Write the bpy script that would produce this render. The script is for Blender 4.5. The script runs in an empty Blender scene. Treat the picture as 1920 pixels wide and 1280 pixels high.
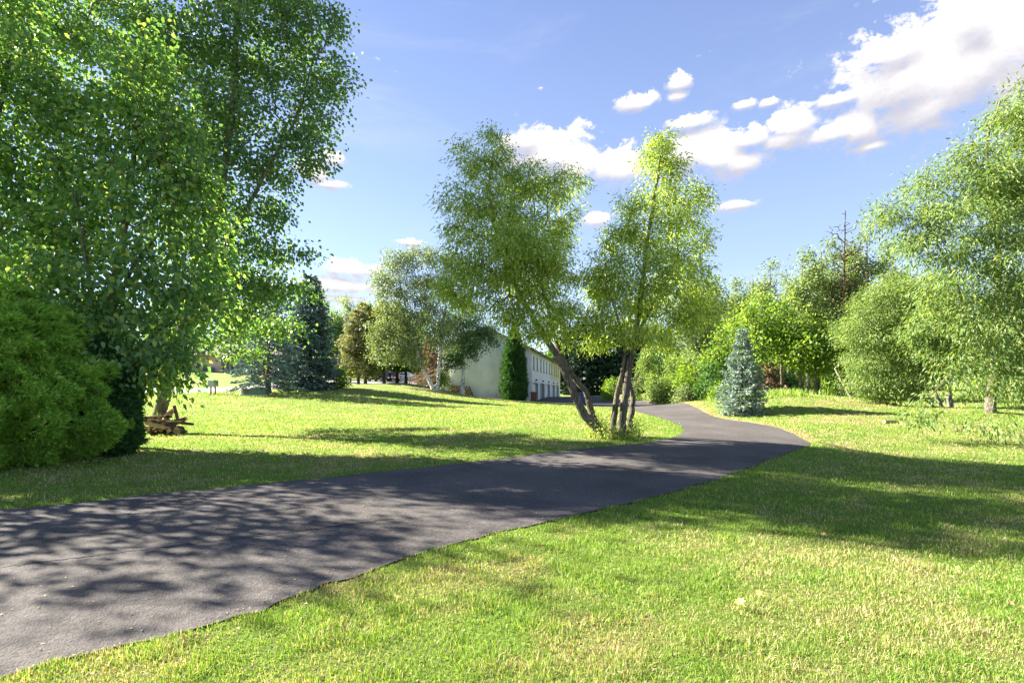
import bpy, math, numpy as np
from mathutils import Vector
C = bpy.context.scene.collection
rng = np.random.default_rng(11)
F, HZ, EYE = 960.0, 735.0, 1.5
PI = math.pi

def P(px, py, Y):
    return np.array([(px - 960) / F * Y, Y, EYE + (HZ - py) / F * Y])

# ------------------------------------------------------------------ terrain
CT = []
for px, py, Y in [(0,957,6.5),(260,930,7.34),(500,907,8.26),(710,885,9.34),(960,858,11.2),(1085,842,12.4),(1210,832,13.3),
                  (1282,805,16.7),(1240,785,21.5),(1194,773,27.3),(1147,764,34.8),(1072,758,45),(997,752,60),(1050,746,94),
                  (1525,836,13.3),(1462,803,17.2),(1397,791,20),(1348,779,24),(1265,761,39),(1229,754,54.5),
                  (350,785,24),(400,740,41),(300,745,40),(150,740,42),(400,726,58),(300,727,58),(405,697,82),(300,697,82),(520,705,80),
                  (580,730,45),(503,737,41),(672,721,56),(760,718,56),(640,719,66),(705,714,95),(790,712,98),
                  (815,731,50),(867,739,53),(835,736,62),(760,747,40),(900,765,34),(700,776,28),(600,800,19),(288,817,16),(1000,790,20),
                  (1390,778,24),(1500,743,26),(1565,746,26),(1445,755,25),(1610,757,25),(1500,741,33),(1570,742,32),(1670,793,20),(1857,772,21.5),(1773,765,26),
                  (1920,770,22),(1920,750,33),(1720,746,38),(1930,852,14),(1960,790,20),(1320,752,44),(1240,748,60),(1180,738,80)]:
    q = P(px, py, Y); CT.append(tuple(q))
CT += [(10.3,13.2,-.22),(12.5,12.6,-.3),(15,12,-.3),(9.2,11.0,-.03),(11,9.5,-.03),(13,8.5,-.03),(7,9,0.02)]
CT += [(x, y, 0.0) for x in (-9,-4,0,4,9) for y in (-12,0,4)] + [(-16,6,0),(16,4,0),(-20,-10,0),(20,-10,0),(-30,15,.2),(35,12,.1),(30,30,1.2)]
CT += [(-140,0,1.5),(-140,80,5),(-140,160,6),(-60,160,5.5),(0,160,4.5),(60,160,4),(140,160,4),(140,80,3),(140,0,.8),(-60,-20,.4),(60,-20,.2),(0,120,2.9),(40,90,1.9),(70,50,1.5)]
CT = np.array(CT)
def _k(d2): return np.where(d2 > 1e-12, .5 * d2 * np.log(np.maximum(d2, 1e-12)), 0)
_n = len(CT)
_A = np.zeros((_n + 3, _n + 3))
_d2 = ((CT[:, None, :2] - CT[None, :, :2]) ** 2).sum(2)
_A[:_n, :_n] = _k(_d2) + np.eye(_n) * .6
_A[:_n, _n] = 1; _A[:_n, _n+1:] = CT[:, :2]; _A[_n, :_n] = 1; _A[_n+1:, :_n] = CT[:, :2].T
_w = np.linalg.solve(_A, np.concatenate([CT[:, 2], [0, 0, 0]]))
def H(x, y):
    x = np.clip(np.asarray(x, float), -140, 140); y = np.clip(np.asarray(y, float), -20, 160)
    sh = np.broadcast(x, y).shape
    x, y = np.broadcast_to(x, sh).ravel(), np.broadcast_to(y, sh).ravel()
    out = _w[_n] + _w[_n+1] * x + _w[_n+2] * y
    for i in range(_n):
        out = out + _w[i] * _k((x - CT[i, 0]) ** 2 + (y - CT[i, 1]) ** 2)
    return out.reshape(sh)
def hz(x, y): return float(H(x, y))

def make_noise(scale, seed, n=14):
    r = np.random.default_rng(seed)
    k = r.normal(size=(n, 3)); k /= np.linalg.norm(k, axis=1)[:, None]
    k *= (2 * PI / scale) * r.uniform(.5, 1.6, n)[:, None]; ph = r.uniform(0, 2 * PI, n)
    def f(p):
        p = np.atleast_2d(p)
        if p.shape[1] == 2: p = np.c_[p, np.zeros(len(p))]
        return np.sin(p @ k.T + ph).sum(1) / math.sqrt(n / 2)      # about N(0,1)
    return f

# ------------------------------------------------------------------ mesh helpers
def mesh_obj(name, V, faces, mats, parent=None, smooth=False, loc=None, mat_idx=None):
    """faces: list of int arrays (each N x k)"""
    V = np.ascontiguousarray(V, dtype=np.float32)
    if loc is not None: V = (V - np.asarray(loc, dtype=np.float32))
    me = bpy.data.meshes.new(name)
    if not isinstance(faces, (list, tuple)): faces = [faces]
    fs = [np.asarray(f, dtype=np.int32) for f in faces if len(f)]
    tot = np.concatenate([np.full(len(f), f.shape[1], np.int32) for f in fs])
    idx = np.concatenate([f.ravel() for f in fs])
    me.vertices.add(len(V)); me.vertices.foreach_set('co', V.ravel())
    me.loops.add(len(idx)); me.loops.foreach_set('vertex_index', idx)
    me.polygons.add(len(tot)); st = np.concatenate([[0], np.cumsum(tot)[:-1]]).astype(np.int32)
    me.polygons.foreach_set('loop_start', st); me.polygons.foreach_set('loop_total', tot)
    if not isinstance(mats, (list, tuple)): mats = [mats]
    for m in mats: me.materials.append(m)
    if mat_idx is not None: me.polygons.foreach_set('material_index', np.asarray(mat_idx, np.int32))
    if smooth: me.polygons.foreach_set('use_smooth', np.ones(len(tot), bool))
    me.update(calc_edges=True)
    o = bpy.data.objects.new(name, me); C.objects.link(o)
    if parent is not None: o.parent = parent
    return o

def tag(o, label=None, cat=None, group=None, kind=None):
    if label: o['label'] = label
    if cat: o['category'] = cat
    if group: o['group'] = group
    if kind: o['kind'] = kind
    return o

def thing(name, label, cat, loc, rz=0, group=None):
    o = bpy.data.objects.new(name, None); C.objects.link(o)
    o.location = tuple(float(v) for v in loc); o.rotation_euler = (0, 0, rz)
    o.empty_display_size = .2
    return tag(o, label, cat, group)

class MB:
    """collects simple shapes into one mesh"""
    def __init__(s): s.V = []; s.F = []; s.n = 0; s.M = []
    def add(s, V, Fc, m=0):
        V = np.asarray(V, float)
        for f in Fc: s.F.append([i + s.n for i in f]); s.M.append(m)
        s.V.append(V); s.n += len(V); return s
    def box(s, a, b, m=0):
        x0, y0, z0 = a; x1, y1, z1 = b
        V = [(x0,y0,z0),(x1,y0,z0),(x1,y1,z0),(x0,y1,z0),(x0,y0,z1),(x1,y0,z1),(x1,y1,z1),(x0,y1,z1)]
        return s.add(V, [(0,3,2,1),(4,5,6,7),(0,1,5,4),(1,2,6,5),(2,3,7,6),(3,0,4,7)], m)
    def prism(s, poly, axis, a, b, m=0):
        """poly 2-D outline, extruded along axis from a to b"""
        n = len(poly); V = []
        for t in (a, b):
            for (u, v) in poly:
                V.append({'x': (t, u, v), 'y': (u, t, v), 'z': (u, v, t)}[axis])
        Fc = [tuple(range(n))[::-1], tuple(range(n, 2 * n))] + [(i, (i+1) % n, (i+1) % n + n, i + n) for i in range(n)]
        return s.add(V, Fc, m)
    def bar(s, p, q, r0, r1=None, k=8, m=0, mcap=None):
        p, q = np.array(p, float), np.array(q, float); r1 = r0 if r1 is None else r1
        d = q - p; d /= np.linalg.norm(d)
        a = np.cross(d, (0, 0, 1) if abs(d[2]) < .9 else (1, 0, 0)); a /= np.linalg.norm(a); b = np.cross(d, a)
        V = []
        for c, r in ((p, r0), (q, r1)):
            for i in range(k): V.append(c + r * (math.cos(2*PI*i/k) * a + math.sin(2*PI*i/k) * b))
        s.add(V, [(i, (i+1) % k, (i+1) % k + k, i + k) for i in range(k)], m)
        n0 = s.n - 2 * k; mc = m if mcap is None else mcap
        s.F.append([n0 + i for i in range(k)][::-1]); s.M.append(mc)
        s.F.append([n0 + k + i for i in range(k)]); s.M.append(mc)
        return s
    def build(s, name, mats, parent=None, smooth=False, bevel=0, segs=2):
        me = bpy.data.meshes.new(name)
        me.from_pydata(np.concatenate(s.V).tolist(), [], s.F)
        if not isinstance(mats, (list, tuple)): mats = [mats]
        for m in mats: me.materials.append(m)
        me.polygons.foreach_set('material_index', s.M)
        if smooth: me.polygons.foreach_set('use_smooth', [True] * len(s.F))
        me.update()
        o = bpy.data.objects.new(name, me); C.objects.link(o)
        if parent is not None: o.parent = parent
        if bevel:
            b = o.modifiers.new('bevel', 'BEVEL'); b.width = bevel; b.segments = segs; b.limit_method = 'ANGLE'
        return o

# ------------------------------------------------------------------ materials
def new_mat(name):
    m = bpy.data.materials.new(name); m.use_nodes = True
    nt = m.node_tree; nt.nodes.clear()
    return m, nt, nt.nodes, nt.links
def N(nt, t, **kw):
    n = nt.nodes.new(t)
    for k, v in kw.items():
        if k.startswith('i_'):
            n.inputs[int(k[2:]) if k[2:].isdigit() else k[2:].replace('_', ' ')].default_value = v
        else: setattr(n, k, v)
    return n
def ramp(nt, stops, interp='LINEAR'):
    r = nt.nodes.new('ShaderNodeValToRGB'); cr = r.color_ramp; cr.interpolation = interp
    while len(cr.elements) < len(stops): cr.elements.new(.5)
    for e, (p, c) in zip(cr.elements, stops):
        e.position = p; e.color = (*c, 1) if len(c) == 3 else c
    return r

def mat_plain(name, col, rough=.6, metal=0, var=.12, scale=6, bump=0, spec=.4):
    m, nt, nd, lk = new_mat(name)
    out = N(nt, 'ShaderNodeOutputMaterial'); b = N(nt, 'ShaderNodeBsdfPrincipled')
    b.inputs['Roughness'].default_value = rough; b.inputs['Metallic'].default_value = metal
    b.inputs['Specular IOR Level'].default_value = spec
    tc = N(nt, 'ShaderNodeTexCoord'); no = N(nt, 'ShaderNodeTexNoise'); no.inputs['Scale'].default_value = scale; no.inputs['Detail'].default_value = 5
    lk.new(tc.outputs['Object'], no.inputs['Vector'])
    c = np.array(col)
    r = ramp(nt, [(.3, tuple(c * (1 - var))), (.7, tuple(np.minimum(c * (1 + var), 1)))])
    lk.new(no.outputs[0], r.inputs[0]); lk.new(r.outputs[0], b.inputs['Base Color'])
    if bump:
        bp = N(nt, 'ShaderNodeBump'); bp.inputs['Strength'].default_value = bump; bp.inputs['Distance'].default_value = .02
        lk.new(no.outputs[0], bp.inputs['Height']); lk.new(bp.outputs[0], b.inputs['Normal'])
    lk.new(b.outputs[0], out.inputs[0]); return m

def mat_leaf(name, cols, trans=.42, tcol=None, rough=.55, spec=.25):
    """cols: list of (pos, colour) by leaf; tcol: multiplier colour of the light coming through"""
    m, nt, nd, lk = new_mat(name)
    out = N(nt, 'ShaderNodeOutputMaterial')
    g = N(nt, 'ShaderNodeNewGeometry'); r = ramp(nt, cols)
    lk.new(g.outputs['Random Per Island'], r.inputs[0])
    b = N(nt, 'ShaderNodeBsdfPrincipled'); b.inputs['Roughness'].default_value = rough; b.inputs['Specular IOR Level'].default_value = spec
    t = N(nt, 'ShaderNodeBsdfTranslucent')
    mx = N(nt, 'ShaderNodeMix', data_type='RGBA', blend_type='MULTIPLY'); mx.inputs[0].default_value = 1
    lk.new(r.outputs[0], mx.inputs[6]); mx.inputs[7].default_value = (*(tcol or (1.9, 1.7, .55)), 1)
    lk.new(r.outputs[0], b.inputs['Base Color']); lk.new(mx.outputs[2], t.inputs[0])
    s = N(nt, 'ShaderNodeMixShader'); s.inputs[0].default_value = trans
    lk.new(b.outputs[0], s.inputs[1]); lk.new(t.outputs[0], s.inputs[2]); lk.new(s.outputs[0], out.inputs[0])
    return m

def mat_bark(name, c0, c1, sx=26, sz=4, bump=.9):
    m, nt, nd, lk = new_mat(name)
    out = N(nt, 'ShaderNodeOutputMaterial'); b = N(nt, 'ShaderNodeBsdfPrincipled'); b.inputs['Roughness'].default_value = .95; b.inputs['Specular IOR Level'].default_value = .1
    tc = N(nt, 'ShaderNodeTexCoord'); mp = N(nt, 'ShaderNodeMapping'); mp.inputs['Scale'].default_value = (sx, sx, sz)
    lk.new(tc.outputs['Object'], mp.inputs[0])
    no = N(nt, 'ShaderNodeTexNoise'); no.inputs['Scale'].default_value = 1; no.inputs['Detail'].default_value = 6; no.inputs['Roughness'].default_value = .65; no.inputs['Distortion'].default_value = .6
    lk.new(mp.outputs[0], no.inputs['Vector'])
    r = ramp(nt, [(.35, c0), (.62, c1)]); lk.new(no.outputs[0], r.inputs[0])
    n2 = N(nt, 'ShaderNodeTexNoise'); n2.inputs['Scale'].default_value = 2.2; n2.inputs['Detail'].default_value = 4; lk.new(tc.outputs['Object'], n2.inputs['Vector'])
    mx = N(nt, 'ShaderNodeMix', data_type='RGBA', blend_type='MULTIPLY'); mx.inputs[0].default_value = .7
    r2 = ramp(nt, [(.35, (.55, .55, .5)), (.65, (1.2, 1.1, 1.0))]); lk.new(n2.outputs[0], r2.inputs[0])
    lk.new(r.outputs[0], mx.inputs[6]); lk.new(r2.outputs[0], mx.inputs[7]); lk.new(mx.outputs[2], b.inputs['Base Color'])
    bp = N(nt, 'ShaderNodeBump'); bp.inputs['Strength'].default_value = bump; bp.inputs['Distance'].default_value = .03
    lk.new(no.outputs[0], bp.inputs['Height']); lk.new(bp.outputs[0], b.inputs['Normal']); lk.new(b.outputs[0], out.inputs[0]); return m

def mat_birch():
    m, nt, nd, lk = new_mat('birch_bark')
    out = N(nt, 'ShaderNodeOutputMaterial'); b = N(nt, 'ShaderNodeBsdfPrincipled'); b.inputs['Roughness'].default_value = .8
    tc = N(nt, 'ShaderNodeTexCoord'); mp = N(nt, 'ShaderNodeMapping'); mp.inputs['Scale'].default_value = (3, 3, 7); lk.new(tc.outputs['Object'], mp.inputs[0])
    no = N(nt, 'ShaderNodeTexNoise'); no.inputs['Scale'].default_value = 1.3; no.inputs['Detail'].default_value = 5; no.inputs['Distortion'].default_value = .8; lk.new(mp.outputs[0], no.inputs['Vector'])
    r = ramp(nt, [(.40, (.03, .028, .025)), (.47, (.55, .53, .48)), (.8, (.68, .66, .6))]); lk.new(no.outputs[0], r.inputs[0])
    lk.new(r.outputs[0], b.inputs['Base Color']); lk.new(b.outputs[0], out.inputs[0]); return m

def mat_ground():
    m, nt, nd, lk = new_mat('lawn_turf')
    out = N(nt, 'ShaderNodeOutputMaterial'); b = N(nt, 'ShaderNodeBsdfPrincipled'); b.inputs['Roughness'].default_value = .9; b.inputs['Specular IOR Level'].default_value = .1
    tc = N(nt, 'ShaderNodeTexCoord')
    def noise(sc, det=4, rough=.6):
        n = N(nt, 'ShaderNodeTexNoise'); n.inputs['Scale'].default_value = sc; n.inputs['Detail'].default_value = det; n.inputs['Roughness'].default_value = rough
        lk.new(tc.outputs['Object'], n.inputs['Vector']); return n
    fine, mid = noise(40, 8, .8), noise(.9, 5)
    mp = N(nt, 'ShaderNodeMapping'); mp.inputs['Scale'].default_value = (.12, .9, 1); mp.inputs['Rotation'].default_value = (0, 0, .15); lk.new(tc.outputs['Object'], mp.inputs[0])
    stripe = N(nt, 'ShaderNodeTexNoise'); stripe.inputs['Scale'].default_value = 1.0; stripe.inputs['Detail'].default_value = 3; lk.new(mp.outputs[0], stripe.inputs['Vector'])
    g = ramp(nt, [(.25, (.07, .12, .022)), (.5, (.155, .24, .04)), (.75, (.28, .35, .075))]); lk.new(fine.outputs[0], g.inputs[0])
    s = ramp(nt, [(.25, (.14, .11, .05)), (.5, (.30, .26, .11)), (.75, (.42, .37, .19))]); lk.new(fine.outputs[0], s.inputs[0])
    at = N(nt, 'ShaderNodeAttribute', attribute_name='dry'); ab = N(nt, 'ShaderNodeAttribute', attribute_name='bare')
    a1 = N(nt, 'ShaderNodeMath', operation='ADD'); lk.new(at.outputs['Fac'], a1.inputs[0])
    a2 = N(nt, 'ShaderNodeMath', operation='MULTIPLY_ADD'); lk.new(stripe.outputs[0], a2.inputs[0]); a2.inputs[1].default_value = .9; a2.inputs[2].default_value = -.45
    lk.new(a2.outputs[0], a1.inputs[1])
    a3 = N(nt, 'ShaderNodeMath', operation='MULTIPLY_ADD'); lk.new(mid.outputs[0], a3.inputs[0]); a3.inputs[1].default_value = .9; a3.inputs[2].default_value = -.45
    a4 = N(nt, 'ShaderNodeMath', operation='ADD', use_clamp=True); lk.new(a1.outputs[0], a4.inputs[0]); lk.new(a3.outputs[0], a4.inputs[1])
    mx = N(nt, 'ShaderNodeMix', data_type='RGBA'); lk.new(a4.outputs[0], mx.inputs[0]); lk.new(g.outputs[0], mx.inputs[6]); lk.new(s.outputs[0], mx.inputs[7])
    d = ramp(nt, [(.3, (.05, .032, .022)), (.7, (.14, .095, .065))]); lk.new(fine.outputs[0], d.inputs[0])
    mx2 = N(nt, 'ShaderNodeMix', data_type='RGBA'); lk.new(ab.outputs['Fac'], mx2.inputs[0]); lk.new(mx.outputs[2], mx2.inputs[6]); lk.new(d.outputs[0], mx2.inputs[7])
    lk.new(mx2.outputs[2], b.inputs['Base Color'])
    bp = N(nt, 'ShaderNodeBump'); bp.inputs['Strength'].default_value = 1; bp.inputs['Distance'].default_value = .08
    lk.new(fine.outputs[0], bp.inputs['Height']); lk.new(bp.outputs[0], b.inputs['Normal']); lk.new(b.outputs[0], out.inputs[0]); return m

def mat_grass(name='grass_blades'):
    m, nt, nd, lk = new_mat(name)
    out = N(nt, 'ShaderNodeOutputMaterial')
    g = N(nt, 'ShaderNodeNewGeometry'); at = N(nt, 'ShaderNodeAttribute', attribute_name='dry')
    gr = ramp(nt, [(0, (.07, .15, .022)), (.4, (.155, .275, .04)), (.8, (.25, .36, .065)), (1, (.36, .43, .11))]); lk.new(g.outputs['Random Per Island'], gr.inputs[0])
    w = N(nt, 'ShaderNodeMath', operation='MULTIPLY'); w.inputs[1].default_value = 7.31; lk.new(g.outputs['Random Per Island'], w.inputs[0])
    fr = N(nt, 'ShaderNodeMath', operation='FRACT'); lk.new(w.outputs[0], fr.inputs[0])
    st = ramp(nt, [(0, (.20, .155, .075)), (.5, (.43, .37, .19)), (1, (.62, .56, .34))]); lk.new(fr.outputs[0], st.inputs[0])
    w2 = N(nt, 'ShaderNodeMath', operation='MULTIPLY'); w2.inputs[1].default_value = 23.7; lk.new(g.outputs['Random Per Island'], w2.inputs[0])
    f2 = N(nt, 'ShaderNodeMath', operation='FRACT'); lk.new(w2.outputs[0], f2.inputs[0])
    cmp = N(nt, 'ShaderNodeMath', operation='LESS_THAN'); lk.new(f2.outputs[0], cmp.inputs[0]); lk.new(at.outputs['Fac'], cmp.inputs[1])
    mx = N(nt, 'ShaderNodeMix', data_type='RGBA'); lk.new(cmp.outputs[0], mx.inputs[0]); lk.new(gr.outputs[0], mx.inputs[6]); lk.new(st.outputs[0], mx.inputs[7])
    b = N(nt, 'ShaderNodeBsdfPrincipled'); b.inputs['Roughness'].default_value = .55; b.inputs['Specular IOR Level'].default_value = .2
    t = N(nt, 'ShaderNodeBsdfTranslucent'); lk.new(mx.outputs[2], b.inputs['Base Color'])
    mm = N(nt, 'ShaderNodeMix', data_type='RGBA', blend_type='MULTIPLY'); mm.inputs[0].default_value = 1; lk.new(mx.outputs[2], mm.inputs[6]); mm.inputs[7].default_value = (1.5, 1.5, .7, 1)
    lk.new(mm.outputs[2], t.inputs[0])
    s = N(nt, 'ShaderNodeMixShader'); s.inputs[0].default_value = .35; lk.new(b.outputs[0], s.inputs[1]); lk.new(t.outputs[0], s.inputs[2]); lk.new(s.outputs[0], out.inputs[0])
    return m

def mat_asphalt(name, c0, c1, bump=.5, sc=75):
    m, nt, nd, lk = new_mat(name)
    out = N(nt, 'ShaderNodeOutputMaterial'); b = N(nt, 'ShaderNodeBsdfPrincipled'); b.inputs['Roughness'].default_value = .92; b.inputs['Specular IOR Level'].default_value = .12
    tc = N(nt, 'ShaderNodeTexCoord')
    v = N(nt, 'ShaderNodeTexVoronoi'); v.inputs['Scale'].default_value = sc; lk.new(tc.outputs['Object'], v.inputs['Vector'])
    n1 = N(nt, 'ShaderNodeTexNoise'); n1.inputs['Scale'].default_value = .8; n1.inputs['Detail'].default_value = 6; lk.new(tc.outputs['Object'], n1.inputs['Vector'])
    n2 = N(nt, 'ShaderNodeTexNoise'); n2.inputs['Scale'].default_value = 30; n2.inputs['Detail'].default_value = 4; lk.new(tc.outputs['Object'], n2.inputs['Vector'])
    r = ramp(nt, [(.3, c0), (.7, c1)]); lk.new(n1.outputs[0], r.inputs[0])
    r2 = ramp(nt, [(.3, (.7, .7, .7)), (.7, (1.3, 1.3, 1.3))]); lk.new(n2.outputs[0], r2.inputs[0])
    mx = N(nt, 'ShaderNodeMix', data_type='RGBA', blend_type='MULTIPLY'); mx.inputs[0].default_value = 1; lk.new(r.outputs[0], mx.inputs[6]); lk.new(r2.outputs[0], mx.inputs[7])
    n3 = N(nt, 'ShaderNodeTexNoise'); n3.inputs['Scale'].default_value = 2.6; n3.inputs['Detail'].default_value = 8; n3.inputs['Roughness'].default_value = .7; n3.inputs['Distortion'].default_value = 1.0; lk.new(tc.outputs['Object'], n3.inputs['Vector'])
    r3 = ramp(nt, [(.28, (.72, .72, .73)), (.42, (1, 1, 1)), (.60, (1, 1, 1)), (.74, (1.28, 1.26, 1.22))]); lk.new(n3.outputs[0], r3.inputs[0])
    m3 = N(nt, 'ShaderNodeMix', data_type='RGBA', blend_type='MULTIPLY'); m3.inputs[0].default_value = 1; lk.new(mx.outputs[2], m3.inputs[6]); lk.new(r3.outputs[0], m3.inputs[7])
    v2 = N(nt, 'ShaderNodeTexVoronoi'); v2.inputs['Scale'].default_value = 34; lk.new(tc.outputs['Object'], v2.inputs['Vector'])
    gt = N(nt, 'ShaderNodeMapRange'); lk.new(v2.outputs['Distance'], gt.inputs[0]); gt.inputs[1].default_value = .10; gt.inputs[2].default_value = .16; gt.inputs[3].default_value = 1; gt.inputs[4].default_value = 0
    sc_ = N(nt, 'ShaderNodeSeparateColor'); lk.new(v2.outputs['Color'], sc_.inputs[0])
    gg = N(nt, 'ShaderNodeMath', operation='GREATER_THAN'); lk.new(sc_.outputs[0], gg.inputs[0]); gg.inputs[1].default_value = .86
    gm = N(nt, 'ShaderNodeMath', operation='MULTIPLY'); lk.new(gt.outputs[0], gm.inputs[0]); lk.new(gg.outputs[0], gm.inputs[1])
    m4 = N(nt, 'ShaderNodeMix', data_type='RGBA'); lk.new(gm.outputs[0], m4.inputs[0]); lk.new(m3.outputs[2], m4.inputs[6]); m4.inputs[7].default_value = (.22, .20, .19, 1); mx = m4
    lk.new(mx.outputs[2], b.inputs['Base Color'])
    ad = N(nt, 'ShaderNodeMath', operation='ADD'); lk.new(v.outputs['Distance'], ad.inputs[0]); lk.new(n2.outputs[0], ad.inputs[1])
    bp = N(nt, 'ShaderNodeBump'); bp.inputs['Strength'].default_value = bump; bp.inputs['Distance'].default_value = .012; lk.new(ad.outputs[0], bp.inputs['Height'])
    lk.new(bp.outputs[0], b.inputs['Normal']); lk.new(b.outputs[0], out.inputs[0]); return m

def mat_siding(name, col, pitch, groove=.5, axis=2):
    m, nt, nd, lk = new_mat(name)
    out = N(nt, 'ShaderNodeOutputMaterial'); b = N(nt, 'ShaderNodeBsdfPrincipled'); b.inputs['Roughness'].default_value = .7
    tc = N(nt, 'ShaderNodeTexCoord'); sp = N(nt, 'ShaderNodeSeparateXYZ'); lk.new(tc.outputs['Object'], sp.inputs[0])
    d = N(nt, 'ShaderNodeMath', operation='DIVIDE'); lk.new(sp.outputs[axis], d.inputs[0]); d.inputs[1].default_value = pitch
    f = N(nt, 'ShaderNodeMath', operation='FRACT'); lk.new(d.outputs[0], f.inputs[0])
    c = np.array(col); r = ramp(nt, [(0, tuple(c * groove)), (.12, tuple(c)), (1, tuple(c * 1.05))]); lk.new(f.outputs[0], r.inputs[0])
    lk.new(r.outputs[0], b.inputs['Base Color'])
    bp = N(nt, 'ShaderNodeBump'); bp.inputs['Strength'].default_value = .5; bp.inputs['Distance'].default_value = .03; lk.new(f.outputs[0], bp.inputs['Height']); lk.new(bp.outputs[0], b.inputs['Normal'])
    lk.new(b.outputs[0], out.inputs[0]); return m

M = {}
M['turf'] = mat_ground(); M['grass'] = mat_grass()
M['asphalt'] = mat_asphalt('asphalt', (.068, .061, .058), (.108, .098, .093))
M['crack'] = mat_plain('crack', (.012, .011, .011), .9)
M['street'] = mat_asphalt('street_concrete', (.24, .22, .22), (.33, .31, .31), .3)
M['bark'] = mat_bark('bark', (.045, .040, .034), (.20, .178, .15))
M['bark_grey'] = mat_bark('bark_grey', (.06, .052, .045), (.24, .21, .18))
M['bark_pale'] = mat_bark('bark_pale', (.14, .13, .11), (.36, .34, .29), 10, 6, .4)
M['bark_dark'] = mat_bark('bark_dark', (.03, .02, .015), (.10, .065, .045))
M['birch'] = mat_birch()
M['lf_poplar'] = mat_leaf('leaf_poplar', [(0, (.06, .125, .065)), (.5, (.095, .19, .085)), (.88, (.15, .25, .09)), (1, (.28, .35, .09))], .4, (1.8, 1.8, .55), .4, .45)
M['lf_maple'] = mat_leaf('leaf_maple', [(0, (.07, .155, .07)), (.5, (.125, .245, .09)), (.82, (.21, .33, .105)), (1, (.42, .48, .15))], .44, (1.7, 1.7, .6))
M['lf_arbor'] = mat_leaf('leaf_arborvitae', [(0, (.14, .31, .045)), (.5, (.26, .48, .075)), (.9, (.38, .58, .11)), (1, (.55, .55, .18))], .38, (1.4, 1.35, .55))
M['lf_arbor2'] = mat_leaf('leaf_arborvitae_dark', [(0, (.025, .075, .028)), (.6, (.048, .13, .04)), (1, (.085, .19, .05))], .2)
M['lf_willow'] = mat_leaf('leaf_willow', [(0, (.14, .235, .055)), (.5, (.275, .395, .085)), (1, (.52, .58, .17))], .52, (1.5, 1.42, .65))
M['lf_willow2'] = mat_leaf('leaf_willow_grey', [(0, (.075, .135, .045)), (.5, (.15, .235, .07)), (.88, (.24, .32, .105)), (1, (.40, .43, .19))], .42, (1.55, 1.5, .55), .5, .2)
M['lf_bright'] = mat_leaf('leaf_bright', [(0, (.07, .15, .025)), (.5, (.13, .24, .035)), (1, (.26, .36, .06))], .42)
M['lf_sparse'] = mat_leaf('leaf_sparse', [(0, (.08, .14, .06)), (.5, (.15, .23, .09)), (1, (.28, .35, .15))], .38)
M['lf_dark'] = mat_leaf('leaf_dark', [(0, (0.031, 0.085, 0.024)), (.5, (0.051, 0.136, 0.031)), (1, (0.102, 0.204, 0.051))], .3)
M['lf_birch'] = mat_leaf('leaf_birch', [(0, (0.068, 0.119, 0.051)), (.5, (0.128, 0.196, 0.076)), (.85, (0.221, 0.272, 0.128)), (1, (0.340, 0.340, 0.204))], .36, (1.6, 1.5, .6))
M['lf_birch_dark'] = mat_leaf('leaf_birch_dark', [(0, (0.037, 0.085, 0.034)), (.5, (0.068, 0.145, 0.048)), (1, (0.136, 0.221, 0.076))], .3)
M['nd_blue'] = mat_leaf('needle_blue', [(0, (.14, .21, .165)), (.5, (.28, .37, .31)), (1, (.46, .54, .47))], .15, (1.1, 1.2, .9))
M['nd_bluedark'] = mat_leaf('needle_bluedark', [(0, (.075, .125, .12)), (.5, (.15, .235, .22)), (1, (.30, .40, .37))], .12, (1.1, 1.2, .9))
M['nd_gold'] = mat_leaf('needle_gold', [(0, (.18, .225, .11)), (.5, (.35, .37, .18)), (1, (.54, .49, .28))], .25, (1.2, 1.2, .7))
M['nd_green'] = mat_leaf('needle_green', [(0, (0.048, 0.096, 0.040)), (.5, (0.096, 0.160, 0.064)), (1, (0.192, 0.240, 0.096))], .15)
M['nd_grey'] = mat_leaf('needle_grey', [(0, (.14, .18, .10)), (.5, (.27, .32, .17)), (1, (.42, .45, .26))], .25)
M['nd_brown'] = mat_leaf('needle_brown', [(0, (.12, .07, .05)), (.5, (.24, .155, .11)), (1, (.36, .25, .17))], .12, (1.3, 1.1, .8))
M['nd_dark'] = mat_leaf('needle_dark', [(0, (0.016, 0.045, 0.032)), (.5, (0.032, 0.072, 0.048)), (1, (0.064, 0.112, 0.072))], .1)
M['litter'] = mat_leaf('leaf_litter', [(0, (.10, .06, .03)), (.5, (.28, .19, .09)), (.8, (.42, .33, .16)), (1, (.5, .46, .14))], .1, (1, 1, 1))
M['stucco'] = mat_plain('stucco', (.74, .73, .73), .9, var=.10, scale=.8, bump=.1)
M['stucco_grey'] = mat_plain('stucco_grey', (.74, .72, .73), .9, var=.06, scale=1.2, bump=.1)
M['cream'] = mat_siding('cream_siding', (.72, .63, .42), .22, .6)
M['white'] = mat_plain('white_paint', (.80, .80, .80), .5, var=.03)
M['garage_white'] = mat_siding('garage_door_white', (.80, .80, .82), .55, .75)
M['garage_grey'] = mat_siding('garage_door_grey', (.34, .34, .38), .55, .75)
M['jamb'] = mat_plain('jamb', (.30, .30, .32), .7, var=.05)
M['glass'] = mat_plain('dark_glass', (.05, .055, .065), .08, var=.05, spec=.8)
M['roof'] = mat_plain('roof_shingle', (.13, .105, .09), .9, var=.3, scale=14, bump=.4)
M['metal_dark'] = mat_plain('dark_metal', (.04, .04, .045), .4, .6)
M['concrete'] = mat_plain('concrete', (.42, .41, .39), .9, var=.15, scale=9, bump=.2)
M['deck'] = mat_plain('deck_wood', (.46, .34, .29), .8, var=.25, scale=12)
M['log_bark'] = mat_bark('log_bark', (.05, .035, .027), (.20, .14, .10), 14, 14)
M['log_pale'] = mat_bark('log_pale', (.30, .24, .18), (.55, .46, .36), 14, 14)
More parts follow.
